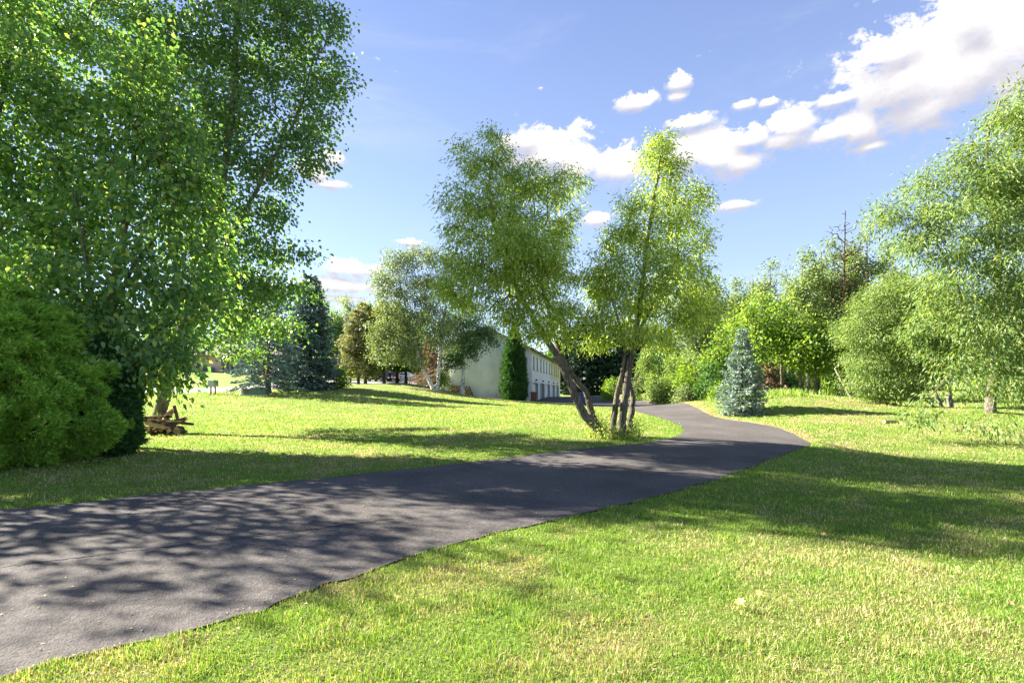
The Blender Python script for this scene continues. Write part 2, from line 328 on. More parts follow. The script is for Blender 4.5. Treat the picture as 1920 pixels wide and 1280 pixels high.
M['log_cut'] = mat_plain('log_cut', (.46, .29, .17), .8, var=.25, scale=20)
M['house'] = mat_siding('house_siding', (.55, .40, .30), .30, .72)
M['house_trim'] = mat_plain('house_trim', (.14, .085, .065), .7)
M['box_green'] = mat_plain('utility_green', (.10, .15, .12), .6, var=.15, scale=3)
M['box_olive'] = mat_plain('utility_olive', (.12, .15, .09), .6, var=.15, scale=3)
M['mail_grey'] = mat_plain('mailbox_grey', (.42, .44, .47), .5)
M['mail_tan'] = mat_plain('mailbox_tan', (.40, .36, .27), .5)
M['post_dark'] = mat_plain('post_dark', (.10, .09, .085), .8)
M['bin_brown'] = mat_plain('bin_brown', (.10, .042, .028), .5, var=.15)
M['bin_lid'] = mat_plain('bin_lid', (.05, .03, .028), .5, var=.1)
M['bin_blue'] = mat_plain('bin_blue', (.03, .06, .19), .45, var=.08)
M['rubber'] = mat_plain('rubber', (.02, .02, .02), .85)
M['chrome'] = mat_plain('rim', (.5, .5, .52), .3, .8)
M['car_dark'] = mat_plain('paint_dark', (.035, .038, .045), .2, .3, var=.04, spec=.6)
M['car_black'] = mat_plain('paint_green_black', (.022, .028, .022), .2, .3, var=.04, spec=.6)
M['car_silver'] = mat_plain('paint_silver', (.55, .56, .60), .25, .3, var=.03, spec=.6)
M['car_red'] = mat_plain('paint_red', (.16, .02, .02), .25, .2, var=.05, spec=.6)
M['lamp_lens'] = mat_plain('lens', (.7, .7, .7), .1, var=.02, spec=.8)
M['fallen'] = mat_leaf('fallen_leaf', [(0, (.66, .60, .14)), (1, (.74, .68, .20))], .4, (1.2, 1.1, .8))
M['fallen_tan'] = mat_leaf('fallen_leaf_tan', [(0, (.52, .34, .15)), (1, (.58, .40, .2))], .35, (1.2, 1.0, .8))

# ------------------------------------------------------------------ lawn, driveway, street, path
def catmull(pts, n):
    pts = np.asarray(pts, float); k = len(pts)
    ext = np.vstack([2 * pts[0] - pts[1], pts, 2 * pts[-1] - pts[-2]])
    t = np.linspace(0, k - 1, n); i = np.minimum(t.astype(int), k - 2); f = (t - i)[:, None]
    p0, p1, p2, p3 = ext[i], ext[i+1], ext[i+2], ext[i+3]
    return .5 * (2*p1 + (p2-p0)*f + (2*p0-5*p1+4*p2-p3)*f**2 + (3*p1-p0-3*p2+p3)*f**3)

RL = [((-14,2.0),(-9.5,-3.2)),((-6.49,6.49),(-2.67,2.67)),((-5.35,7.34),(-1.6,3.74)),((-3.96,8.26),(-.8,4.8)),((-2.43,9.34),(.5,5.95)),
      ((0,11.2),(2.4,7.6)),((1.6,12.4),(4.1,9.3)),((3.46,13.4),(6.3,11.7)),((4.75,14.8),(8.1,13.9)),((5.6,16.7),(8.95,16.8)),((5.95,18.7),(9.1,19.5)),
      ((6.3,21.5),(9.25,22.5)),((6.7,25),(9.7,27)),((6.8,30),(10.8,33)),((6.8,34.8),(12.4,39)),((5.25,45),(15.3,54.5)),((2.45,59.9),(13.5,66)),((5.45,75.5),(11.7,77)),((8.9,93.8),(9.7,95))]
NL = 420
RLl, RLr = catmull([a for a, b in RL], NL), catmull([b for a, b in RL], NL)
_wig = make_noise(1.4, 5)
def wiggle(e, amp):
    t = np.gradient(e, axis=0); t /= np.linalg.norm(t, axis=1)[:, None]
    return e + np.c_[-t[:, 1], t[:, 0]] * (_wig(e) * amp)[:, None]
RLl, RLr = wiggle(RLl, .012), wiggle(RLr, .014)
_wig = make_noise(.22, 6); RLl, RLr = wiggle(RLl, .010), wiggle(RLr, .014)
road_poly = np.vstack([RLl, RLr[::-1]])
def in_poly(x, y, poly):
    x, y = np.asarray(x), np.asarray(y); r = np.zeros(x.shape, bool)
    bb = (x > poly[:,0].min()) & (x < poly[:,0].max()) & (y > poly[:,1].min()) & (y < poly[:,1].max())
    xi, yi = x[bb], y[bb]; rr = np.zeros(xi.shape, bool)
    j = len(poly) - 1
    for i in range(len(poly)):
        x0, y0 = poly[i]; x1, y1 = poly[j]
        c = ((y0 > yi) != (y1 > yi))
        if c.any(): rr ^= c & (xi < (x1 - x0) * (yi - y0) / ((y1 - y0) if y1 != y0 else 1e-9) + x0)
        j = i
    r[bb] = rr; return r
def poly_dist(x, y, line):
    """distance of points to a polyline"""
    d = np.full(x.shape, 1e9)
    for a, b in zip(line[:-1], line[1:]):
        ab = b - a; L2 = (ab ** 2).sum() + 1e-9
        t = np.clip(((x - a[0]) * ab[0] + (y - a[1]) * ab[1]) / L2, 0, 1)
        d = np.minimum(d, (x - a[0] - t * ab[0]) ** 2 + (y - a[1] - t * ab[1]) ** 2)
    return np.sqrt(d)
def loft(name, A, B, na, mats, dz, label=None):
    u = np.linspace(0, 1, na)[None, :, None]
    G = A[:, None, :] * (1 - u) + B[:, None, :] * u
    V = np.c_[G.reshape(-1, 2), (H(G[..., 0], G[..., 1]) + dz).ravel()]
    n, m_ = len(A), na
    i = (np.arange(n - 1)[:, None] * m_ + np.arange(m_ - 1)[None, :]).ravel()
    o = mesh_obj(name, V, np.c_[i, i + 1, i + m_ + 1, i + m_], mats, smooth=True)
    return o
drive = loft('driveway', RLl, RLr, 22, M['asphalt'], .012); tag(drive, kind='structure')
# crack along the driveway
cp = catmull([(-6.2,3.2),(-4.2,4.45),(-2.6,5.3),(-1.4,6.0)], 140)
cp = cp + rng.normal(0, .012, cp.shape)
cw = (.006 + .007 * rng.random(len(cp)))[:, None]
tn = np.gradient(cp, axis=0); tn /= np.linalg.norm(tn, axis=1)[:, None]; nn_ = np.c_[-tn[:, 1], tn[:, 0]]
loftc = loft('pavement_crack', cp - nn_ * cw, cp + nn_ * cw, 2, M['crack'], .0165); tag(loftc, kind='structure')

SA = catmull([(-110,47),(-60,46),(-32,44),(-23,47),(-21.5,58),(-20.5,76),(-8,84),(5,87)], 70)
SB = catmull([(-110,60),(-60,58),(-36,56),(-30,59),(-29.5,67),(-31,86),(-12,103),(5,104)], 70)
street = loft('street', SA, SB, 8, M['street'], .03); tag(street, kind='structure')
PA = catmull([(21,43.5),(30,41),(40,38.2),(52,36)], 40); PB = PA + np.array([.25, 1.5])
path = loft('path', PA, PB, 4, M['street'], .03); tag(path, kind='structure')

n_patch, n_patch2 = make_noise(1.6, 21), make_noise(5.5, 22)
n_stripe = make_noise(1.0, 23); n_small = make_noise(.45, 24)
dirt_line = np.array([(8.85,14.0),(9.1,13.2),(9.35,12.2),(9.6,11.3),(9.95,10.6)])
dirt_line2 = np.array([(12.2,13.6),(14.2,12.6),(17.0,11.6)])
right_far = RLr[RLr[:, 1] > 14.5]; right_far = right_far[right_far[:, 1] < 60]
def dryness(x, y):
    """0 green .. 1 straw, noise patches plus fixed spots and road edges"""
    p = np.c_[x, y]
    d = .25 + .15 * n_patch(p) + .11 * n_patch2(p) + .11 * n_small(p)
    d = d + .18 * np.exp(-((x - .8) ** 2 / 5 + (y - 3.6) ** 2 / 3)) - .25 * np.exp(-((x - 4) ** 2 / 14 + (y - 8) ** 2 / 7))
    d = np.where((x < RLl[:, 0].max()) & (y > 12) & (y < 40), d - .02, d)
    d = d + .8 * np.exp(-(poly_dist(x, y, right_far) / .55) ** 2)
    near = np.minimum(poly_dist(x, y, RLl[::4]), poly_dist(x, y, RLr[RLr[:, 1] < 14][::3]))
    d = d - .28 * np.exp(-(near / .45) ** 2)
    d = d + .35 * np.exp(-((x - 14) ** 2 / 8 + (y - 21) ** 2 / 3)) + .3 * np.exp(-((x - 17.5) ** 2 / 6 + (y - 25) ** 2 / 2)) + .25 * np.exp(-((x + 7) ** 2 / 30 + (y - 50) ** 2 / 20))
    return np.clip(d, 0.03, 1)
def bareness(x, y):
    w = n_stripe(np.c_[x, y])
    b = 1.3 - poly_dist(x, y, dirt_line) / np.clip(.42 + .1 * w, .2, .7)
    b2 = .9 - poly_dist(x, y, dirt_line2) / np.clip(.3 + .1 * w, .12, .6)
    return np.clip(np.maximum(b, b2), 0, 1)

s_ = 8.0
gx = s_ * np.sinh(np.linspace(-math.asinh(150 / s_), math.asinh(150 / s_), 420))
gy = s_ * np.sinh(np.linspace(math.asinh(-12 / s_), math.asinh(170 / s_), 330))
gx = np.concatenate([[-900, -400], gx, [400, 900]]); gy = np.concatenate([[-60], gy, [400, 1000]])
X, Y = np.meshgrid(gx, gy); Z = H(X, Y)
xs, ys = X.ravel(), Y.ravel()
ins = in_poly(xs, ys, road_poly)
ed = np.zeros(len(xs)); ii = np.where(ins)[0]
ed[ii] = np.minimum(poly_dist(xs[ii], ys[ii], RLl), poly_dist(xs[ii], ys[ii], RLr))
zz = Z.ravel() - np.clip(ed / .35, 0, 1) * .06 * ins
nx, ny = len(gx), len(gy)
i = (np.arange(ny - 1)[:, None] * nx + np.arange(nx - 1)[None, :]).ravel()
lawn = mesh_obj('lawn', np.c_[xs, ys, zz], np.c_[i, i + 1, i + nx + 1, i + nx], M['turf'], smooth=True); tag(lawn, kind='structure')
def fattr(o, name, v):
    a = o.data.attributes.new(name, 'FLOAT', 'POINT'); a.data.foreach_set('value', np.asarray(v, np.float32))
fattr(lawn, 'dry', np.clip(dryness(xs, ys), 0, 1)); fattr(lawn, 'bare', bareness(xs, ys))

# grass blades -------------------------------------------------------
BLD = np.array([(2.2,60.0),(9.1,94.6),(2,100),(-9,64)])          # townhouse footprint
def blades(n, ymin, ymax, name, wid=(.0022,.0011), hgt=(.05,.0011), spread=1.3, keep=None, xr=None, drymod=0, lean=.55):
    u = rng.random(n); yy = ymin * (ymax / ymin) ** u
    xx = rng.uniform(-spread, spread, n) * yy if xr is None else rng.uniform(xr[0], xr[1], n) * yy
    ok = ~in_poly(xx, yy, road_poly) & ~in_poly(xx, yy, BLD)
    ok &= rng.random(n) > bareness(xx, yy) * 1.1
    # thin, worn patches
    ok &= rng.random(n) < np.clip(1.15 - .14 * np.maximum(n_patch(np.c_[xx * 2.1, yy * 2.1]), 0), .5, 1)
    if keep is not None: ok &= keep(xx, yy)
    xx, yy = xx[ok], yy[ok]; n = len(xx)
    z = H(xx, yy)
    hh = (hgt[0] + hgt[1] * yy) * rng.uniform(.55, 1.3, n)
    tuft = 1 + .25 * n_patch(np.c_[xx * 3, yy * 3]); hh *= np.clip(tuft, .75, 1.6)
    ww = (wid[0] + wid[1] * yy) * rng.uniform(.6, 1.3, n)
    a = rng.uniform(0, 2 * PI, n); l = np.abs(rng.normal(0, lean, n)) + .1
    dx, dy = np.cos(a) * l, np.sin(a) * l
    b = rng.uniform(0, 2 * PI, n); sx, sy = np.cos(b) * ww / 2, np.sin(b) * ww / 2
    base = np.c_[xx, yy, z - .008]
    mid = base + np.c_[dx * hh * .35, dy * hh * .35, hh * .6]
    tip = base + np.c_[dx * hh, dy * hh, hh * (1 - .25 * np.minimum(l, 1.6))]
    S = np.c_[sx, sy, np.zeros(n)]
    V = np.stack([base - S, base + S, mid + S * .8, mid - S * .8, tip], 1).reshape(-1, 3)
    k = np.arange(n)[:, None] * 5
    o = mesh_obj(name, V, [k + np.array([[0, 1, 2, 3]]), k + np.array([[3, 2, 4]])], M['grass'])
    d = np.clip(dryness(xx, yy) * 1.0 + drymod + .12 * rng.normal(size=n), 0, 1)
    fattr(o, 'dry', np.repeat(d, 5)); return o
gr = blades(780000, 1.9, 46, 'grass', spread=1.2, wid=(.0012,.00095), hgt=(.036,.0010)); tag(gr, kind='stuff')
def litter(n):
    r = np.random.default_rng(91); yy = 2.2 * (26 / 2.2) ** r.random(n); xx = r.uniform(-1.15, 1.15, n) * yy
    e = np.minimum(poly_dist(xx, yy, RLl[::4]), poly_dist(xx, yy, RLr[::4])); on = in_poly(xx, yy, road_poly)
    ok = (r.random(n) < np.where(on, .12 + .75 * np.exp(-e / .16), .25 + .6 * np.exp(-e / .12))) & ~in_poly(xx, yy, BLD)
    xx, yy, on = xx[ok], yy[ok], on[ok]; n = len(xx); z = H(xx, yy) + np.where(on, .018, .03)
    a = r.uniform(0, 2 * PI, n); d = np.c_[np.cos(a), np.sin(a), r.normal(0, .12, n)]
    sz = (.012 + .0016 * yy) * r.uniform(.5, 1.5, n)
    v, f = leaf_mesh(np.c_[xx, yy, z], d, sz, sz * .55, r, 'quad', up=3)
    v[:, 2] = np.maximum(v[:, 2], H(v[:, 0], v[:, 1]) + .015)
    tag(mesh_obj('leaf_litter', v, f, M['litter']), kind='stuff')
def tall_keep(xx, yy):
    e = poly_dist(xx, yy, right_far)
    near_wood = (yy > 21) & (e > 1.6) & (e < 5.5) & (xx > 8.5) & (yy > 26)
    rim = (np.abs(yy - 31 - .08 * (xx - 18)) < 1.3) & (xx > 15)
    tuft = (np.hypot(xx - 14.5, (yy - 58) / 1.6) < 3.2)
    foot = np.hypot(xx - 2.9, (yy - 14.7)) < .75
    return near_wood | rim | tuft | foot
tg = blades(150000, 12, 66, 'tall_grass', wid=(.012,.0007), hgt=(.16,.006), spread=.8, keep=tall_keep, drymod=-.1, lean=.3); tag(tg, kind='stuff')

# ------------------------------------------------------------------ trees
def unit(v): return v / np.maximum(np.linalg.norm(v, axis=-1, keepdims=True), 1e-9)
def tube(pts, radii, k=10, rough=.06, seed=0, flare=0):
    pts = np.asarray(pts, float); n = len(pts); radii = np.asarray(radii, float)
    t = unit(np.gradient(pts, axis=0))
    ref = np.array([1.0, .2, 0]); a = unit(np.cross(t, ref)); b = np.cross(t, a)
    th = np.linspace(0, 2 * PI, k, endpoint=False)
    r = np.random.default_rng(seed)
    ph = r.uniform(0, 2*PI, 3); s = np.arange(n)[:, None]
    mod = 1 + rough * (np.sin(3 * th + ph[0] + s * .13) + .7 * np.sin(5 * th + ph[1] - s * .21)) + rough * .8 * r.normal(size=(n, k))
    R = radii[:, None] * mod
    if flare:
        f = np.exp(-np.arange(n) / (n * .06))[:, None]; R = R * (1 + flare * f * (1 + .4 * np.sin(4 * th + ph[2])))
    V = pts[:, None] + R[..., None] * (np.cos(th)[None, :, None] * a[:, None] + np.sin(th)[None, :, None] * b[:, None])
    i = (np.arange(n - 1)[:, None] * k + np.arange(k)[None]).ravel(); j = (np.arange(n - 1)[:, None] * k + (np.arange(k)[None] + 1) % k).ravel()
    return V.reshape(-1, 3), np.c_[i, j, j + k, i + k]
def edge_tubes(A, B, ra, rb, k=4):
    d = unit(B - A); ref = np.where(np.abs(d[:, 2:3]) > .9, np.array([[1., 0, 0]]), np.array([[0, 0, 1.]]))
    a = unit(np.cross(d, ref)); b = np.cross(d, a); th = np.linspace(0, 2*PI, k, endpoint=False)
    c = np.cos(th)[None, :, None]; s = np.sin(th)[None, :, None]
    ring = c * a[:, None] + s * b[:, None]
    V = np.concatenate([A[:, None] + ring * ra[:, None, None], B[:, None] + ring * rb[:, None, None]], 1)
    n = len(A); base = np.arange(n)[:, None, None] * 2 * k
    q = np.array([[i, (i+1) % k, (i+1) % k + k, i + k] for i in range(k)])[None]
    return V.reshape(-1, 3), (base + q).reshape(-1, 4)
def leaf_mesh(p, d, L, W, r, shape='quad', up=.5, out=None):
    n = len(p); d = unit(d)
    nn = r.normal(size=(n, 3)) * .7 + np.array([0, 0, up])
    if out is not None: nn = nn + out * .4
    s = unit(np.cross(d, nn)); nrm = np.cross(s, d)
    L = (L * r.uniform(.65, 1.25, n))[:, None]; W = (W * r.uniform(.7, 1.2, n))[:, None]
    if shape == 'quad':
        V = np.stack([p, p + d * L * .45 + s * W * .5 + nrm * W * .12, p + d * L - np.array([0, 0, .12]) * L, p + d * L * .45 - s * W * .5 + nrm * W * .12], 1)
        return V.reshape(-1, 3), np.arange(n * 4).reshape(-1, 4)
    V = np.stack([p, p + d * L * .28 + s * W * .5 + nrm * W * .1, p + d * L * .68 + s * W * .36 + nrm * W * .05, p + d * L - np.array([0, 0, .15]) * L,
                  p + d * L * .68 - s * W * .36 + nrm * W * .05, p + d * L * .28 - s * W * .5 + nrm * W * .1], 1)
    return V.reshape(-1, 3), np.arange(n * 6).reshape(-1, 6)

LAIX = 2.7
def tree(name, label, base, stems, blobs, leafmat, barkmat, leaf=(.09, .075), lai=1.6, attr=800, group=None, cat='tree', shape='quad',
         droop=.2, sigma=.13, seed=1, bf=.35, rthr=.02, clump=.9, noise_scale=1.1, maxleaf=110000, sgx=1.2, tipw=0, stem_parts=False, twig=.006, bow=.04, cap=.6):
    """stems: list of (points, r0, r1); blobs: array of (x,y,z,rx,ry,rz)"""
    r = np.random.default_rng(seed)
    root = thing(name, label, cat, base, group=group)
    nodes, par, plen, fixedr, SV, SF, off = [], [], [], [], [], [], 0
    for si, (pts, r0, r1) in enumerate(stems):
        m = max(8, int(len(pts) * 7)); c = catmull(pts, m)
        seg = np.linalg.norm(np.diff(c, axis=0), axis=1); pl = np.concatenate([[0], np.cumsum(seg)])
        rad = r0 + (r1 - r0) * (pl / pl[-1]) ** .85
        c[1:-1] += r.normal(0, .009, (m - 2, 3)) * np.array([1, 1, .2])
        v, f = tube(c, rad, 12 if r0 > .08 else 7, rough=.04, seed=seed + si, flare=.22)
        if stem_parts: mesh_obj('trunk', v, f, barkmat, root, smooth=True, loc=base)
        else: SV.append(v); SF.append(f + off); off += len(v)
        b0 = len(nodes)
        for q in range(m):
            nodes.append(c[q]); par.append(-1 if q == 0 else b0 + q - 1); plen.append(pl[q]); fixedr.append(rad[q])
    nst = len(nodes)
    # attractors in the blobs, thinned by noise so that clumps and gaps form
    bl = np.asarray(blobs, float); vol = (bl[:, 3] * bl[:, 4] * bl[:, 5]) ** .8
    fn = make_noise(noise_scale, seed + 77)
    n3 = attr * 5; w = r.choice(len(bl), n3, p=vol / vol.sum())
    dirs = unit(r.normal(size=(n3, 3))); rr = r.random(n3) ** .42
    A = bl[w, :3] + dirs * rr[:, None] * bl[w, 3:6]
    keep = fn(A) + r.normal(0, .5, n3) > (-1.3 + clump) - .6
    A = A[keep]
    g = H(A[:, 0], A[:, 1]); A = A[A[:, 2] > g + .15][:int(attr * 1.25)]
    na = len(A)
    allp = np.vstack([np.array(nodes), A]); parent = np.array(par + [-1] * na); plen = np.array(plen + [0.0] * na)
    elig = np.array([q for q in range(nst) if fixedr[q] < .9 * max(fixedr)] or [nst - 1])
    D = np.linalg.norm(A[:, None] - allp[elig][None], axis=2) + bf * plen[elig][None] * .35
    bi = D.argmin(1); best = D[np.arange(na), bi]; bp = elig[bi]
    todo = np.ones(na, bool); order = []
    for _ in range(na):
        j = np.where(todo, best, 1e9).argmin(); todo[j] = False
        gi = nst + j; parent[gi] = bp[j]; plen[gi] = plen[bp[j]] + np.linalg.norm(allp[gi] - allp[bp[j]]); order.append(gi)
        c = np.linalg.norm(A - A[j], axis=1) + bf * plen[gi] * .35
        u = todo & (c < best); best[u] = c[u]; bp[u] = gi
    rad = np.zeros(len(allp)); acc = np.full(len(allp), 0.0); 
    for gi in order[::-1]:
        rad[gi] = max(acc[gi], twig ** 2.5) ** (1 / 2.5)
        acc[parent[gi]] += rad[gi] ** 2.5
    fr = np.array(fixedr + [9] * na)
    ch = np.array(order); pa = parent[ch]
    rb = rad[ch]; ra = np.minimum(np.where(pa < nst, rb * 1.25, rad[pa]), fr[pa] * .85); rb = np.minimum(rb, ra)
    P0, P1 = allp[pa], allp[ch]; ln = np.linalg.norm(P1 - P0, axis=1)
    mid = (P0 + P1) / 2 + r.normal(size=(na, 3)) * (ln * .07)[:, None] + np.array([0, 0, 1]) * (ln * bow)[:, None]
    v1, f1 = edge_tubes(np.vstack([P0, mid]), np.vstack([mid, P1]), np.concatenate([ra, (ra + rb) / 2]), np.concatenate([(ra + rb) / 2, rb]), 5)
    if stem_parts: mesh_obj('branches', v1, f1, barkmat, root, smooth=True, loc=base)
    else:
        SV.append(v1); SF.append(f1 + off); mesh_obj('trunk', np.vstack(SV), np.vstack(SF), barkmat, root, smooth=True, loc=base)
    if lai > 0:
        area = PI * (bl[:, 3] * bl[:, 5]).sum(); la = leaf[0] * leaf[1] * (.5 if shape == 'quad' else .62)
        nl = int(min(maxleaf * 2.0, LAIX * lai * area / la)); sigma = sigma * sgx
        thin = np.where(rb < rthr)[0]
        wgt = np.maximum(ln[thin], .1) ** .6; pick = thin[r.choice(len(thin), nl, p=wgt / wgt.sum())]
        t = r.random(nl)[:, None] ** (.7 - .45 * tipw)
        lp = np.where(t < .5, P0[pick] + (mid[pick] - P0[pick]) * t * 2, mid[pick] + (P1[pick] - mid[pick]) * (t * 2 - 1))
        jit = r.normal(size=(nl, 3)) * sigma; jit[:, 2] *= .75; lp = lp + jit
        cen = bl[:, :3].mean(0); ow = unit(lp - cen)
        d = unit(P1[pick] - P0[pick]) * .5 + r.normal(size=(nl, 3)) * .6 + jit / sigma * .35 + ow * .2 + np.array([0, 0, -1]) * droop * 2
        v, f = leaf_mesh(lp, d, leaf[0], leaf[1], r, shape, out=ow)
        mesh_obj('crown', v, f, leafmat, root, loc=base)
    return root

def BL(Y0, rows, depth=1.0):
    """rows (px,py,rx_px,ry_px,dY): blobs of foliage in the world"""
    out = []
    for row in rows:
        px, py, rx, ry = row[:4]; Y = Y0 + (row[4] if len(row) > 4 else 0)
        c = P(px, py, Y); a, b = rx / F * Y, ry / F * Y
        out.append((*c, a, depth * .5 * (a + b), b))
    return np.array(out)
def PL(Y, pts):
    """pts (px,py[,dY])"""
    return [P(p[0], p[1], Y + (p[2] if len(p) > 2 else 0)) for p in pts]
def ground_at(px, Y):
    x = (px - 960) / F * Y; return np.array([x, Y, hz(x, Y)])

def conifer(name, label, base, Ht, R, mat, bark, z0=.05, levels=26, nb=7, needle=(.14, .05), droop=.25, seed=1, group=None, cat='spruce', shape_pow=.9, dens=1.0, lean=0, tip_up=.25, rt=None):
    r = np.random.default_rng(seed); root = thing(name, label, cat, base, group=group); base = np.asarray(base, float)
    rt = rt or max(.04, Ht * .017)
    zs = np.linspace(-.15, Ht * .98, 14); pts = np.c_[base[0] + lean * zs + r.normal(0, .01, 14), base[1] + r.normal(0, .01, 14), base[2] + zs]
    SV, SF = [], []; v, f = tube(pts, rt * (1 - .95 * np.clip(zs / Ht, 0, 1)), 9, seed=seed, flare=.3); SV.append(v); SF.append(f); off = len(v)
    A, B, RA, pos, dr = [], [], [], [], []
    for li in range(levels):
        t = (li + r.uniform(-.3, .3)) / levels; t = min(max(t, 0), .985)
        z = Ht * (z0 + (1 - z0) * t)
        for k in range(nb if t < .85 else max(4, nb - 2)):
            az = 2 * PI * (k + r.random() * .8) / nb + li * 2.4
            L = R * (1 - t) ** shape_pow * r.uniform(.72, 1.12) + .04 * Ht * .25
            if t < .12: L *= r.uniform(.75, 1.0)
            h = np.array([math.cos(az), math.sin(az), 0])
            s = np.linspace(0, 1, 6)
            ang = droop * (1 - t) - .35 * t
            q = np.array([base[0] + lean * z, base[1], base[2] + z]) + h * (L * s)[:, None] + np.array([0, 0, 1]) * (-ang * L * s + tip_up * L * s ** 2.5)[:, None]
            A.append(q[:-1]); B.append(q[1:]); RA.append(np.maximum(.004, rt * .22 * (1 - t) * (1 - s[:-1])))
            nt = max(6, int(dens * 26 * L / max(R, .1)))
            ss = r.uniform(.12, 1, nt); c = np.stack([np.interp(ss, s, q[:, m]) for m in range(3)], 1)
            side = np.array([-h[1], h[0], 0]) * r.choice([-1, 1], nt)[:, None]
            tl = L * .34 * (1.15 - ss) * r.uniform(.6, 1.2, nt) + needle[0] * .4
            td = unit(h * .75 + side * r.uniform(.3, 1, nt)[:, None] + np.array([0, 0, -1]) * r.uniform(-.15, .35, nt)[:, None])
            nk = 4
            for m in range(nk):
                u = (m + r.random(nt)) / nk
                pos.append(c + td * (tl * u)[:, None] + r.normal(0, needle[1] * .35, (nt, 3))); dr.append(td + r.normal(0, .35, (nt, 3)))
    A, B = np.vstack(A), np.vstack(B); RA = np.concatenate(RA)
    v, f = edge_tubes(A, B, RA, RA * .75, 4); SV.append(v); SF.append(f + off)
    mesh_obj('trunk', np.vstack(SV), np.vstack(SF), bark, root, smooth=True, loc=base)
    pos, dr = np.vstack(pos), np.vstack(dr)
    v, f = leaf_mesh(pos, dr, needle[0], needle[1], r, 'quad', up=.9); v2, f2 = leaf_mesh(pos, dr, needle[0] * .9, needle[1], r, 'quad', up=-.1)
    mesh_obj('crown', np.vstack([v, v2]), np.vstack([f, f2 + len(v)]), mat, root, loc=base)
    return root

def arborvitae(name, label, base, prof, n, size, mat, seed=1, cat='arborvitae', squash=1.0, rough=.12, nscale=.9, trunk_h=.6, leafl=5, group=None):
    """prof: list of (height, radius)"""
    r = np.random.default_rng(seed); base = np.asarray(base, float); root = thing(name, label, cat, base, group=group)
    hs, rs = np.array([p[0] for p in prof]), np.array([p[1] for p in prof])
    zz = np.linspace(hs[0], hs[-1], 400); ww = np.interp(zz, hs, rs) + .02
    z = r.choice(zz, n, p=ww / ww.sum()) + r.normal(0, .03, n); th = r.uniform(0, 2 * PI, n)
    R0 = np.interp(z, hs, rs)
    sp = np.c_[np.cos(th) * R0, np.sin(th) * R0 * squash, z]
    bump = make_noise(nscale, seed)(sp); bump2 = make_noise(nscale * .35, seed + 1)(sp)
    depth = np.abs(r.normal(0, 1, n)) * .14 * size / .2
    R = np.maximum(R0 * (1 + rough * bump * .7) + rough * .45 * bump2 - depth, .02)
    p = np.c_[np.cos(th) * R, np.sin(th) * R * squash, z]
    o = np.c_[np.cos(th), np.sin(th), np.zeros(n)]
    d = unit(o * r.uniform(.3, 1.0, n)[:, None] + np.array([0, 0, 1]) * r.uniform(.1, .9, n)[:, None] + r.normal(0, .35, (n, 3)))
    tang = np.c_[-np.sin(th), np.cos(th), np.zeros(n)]
    pl = unit(np.cross(d, unit(r.normal(size=(n, 3)) + tang * .2)))        # fan plane direction
    Vs, Fs, off = [], [], 0
    for a, l in zip(np.linspace(-.95, .95, leafl), [.62, .85, 1, .85, .62] if leafl == 5 else [.75, 1, .75]):
        dd = d * math.cos(a) + pl * math.sin(a)
        v, f = leaf_mesh(p + dd * size * .12, dd, size * l, size * .22, r, 'quad'); Vs.append(v); Fs.append(f + off); off += len(v)
    mesh_obj('crown', np.vstack(Vs) + base, np.vstack(Fs), mat, root, loc=base)
    zs = np.linspace(-.1, hs[-1] * .92, 8); v, f = tube(np.c_[base[0] + zs * 0, base[1] + zs * 0, base[2] + zs], np.linspace(rs.max() * .12, .02, 8), 8)
    SV, SF, off = [v], [f], len(v)
    A = np.c_[np.zeros(160), np.zeros(160), r.uniform(.1, hs[-1] * .85, 160)]; ta = r.uniform(0, 2 * PI, 160); Rb = np.interp(A[:, 2], hs, rs) * .8
    B = A + np.c_[np.cos(ta) * Rb, np.sin(ta) * Rb * squash, Rb * .5]
    v, f = edge_tubes(A + base, B + base, np.full(160, .025 * rs.max() / 1.2), np.full(160, .006), 4); SV.append(v); SF.append(f + off)
    mesh_obj('trunk', np.vstack(SV), np.vstack(SF), M['bark_dark'], root, smooth=True, loc=base)
    return root

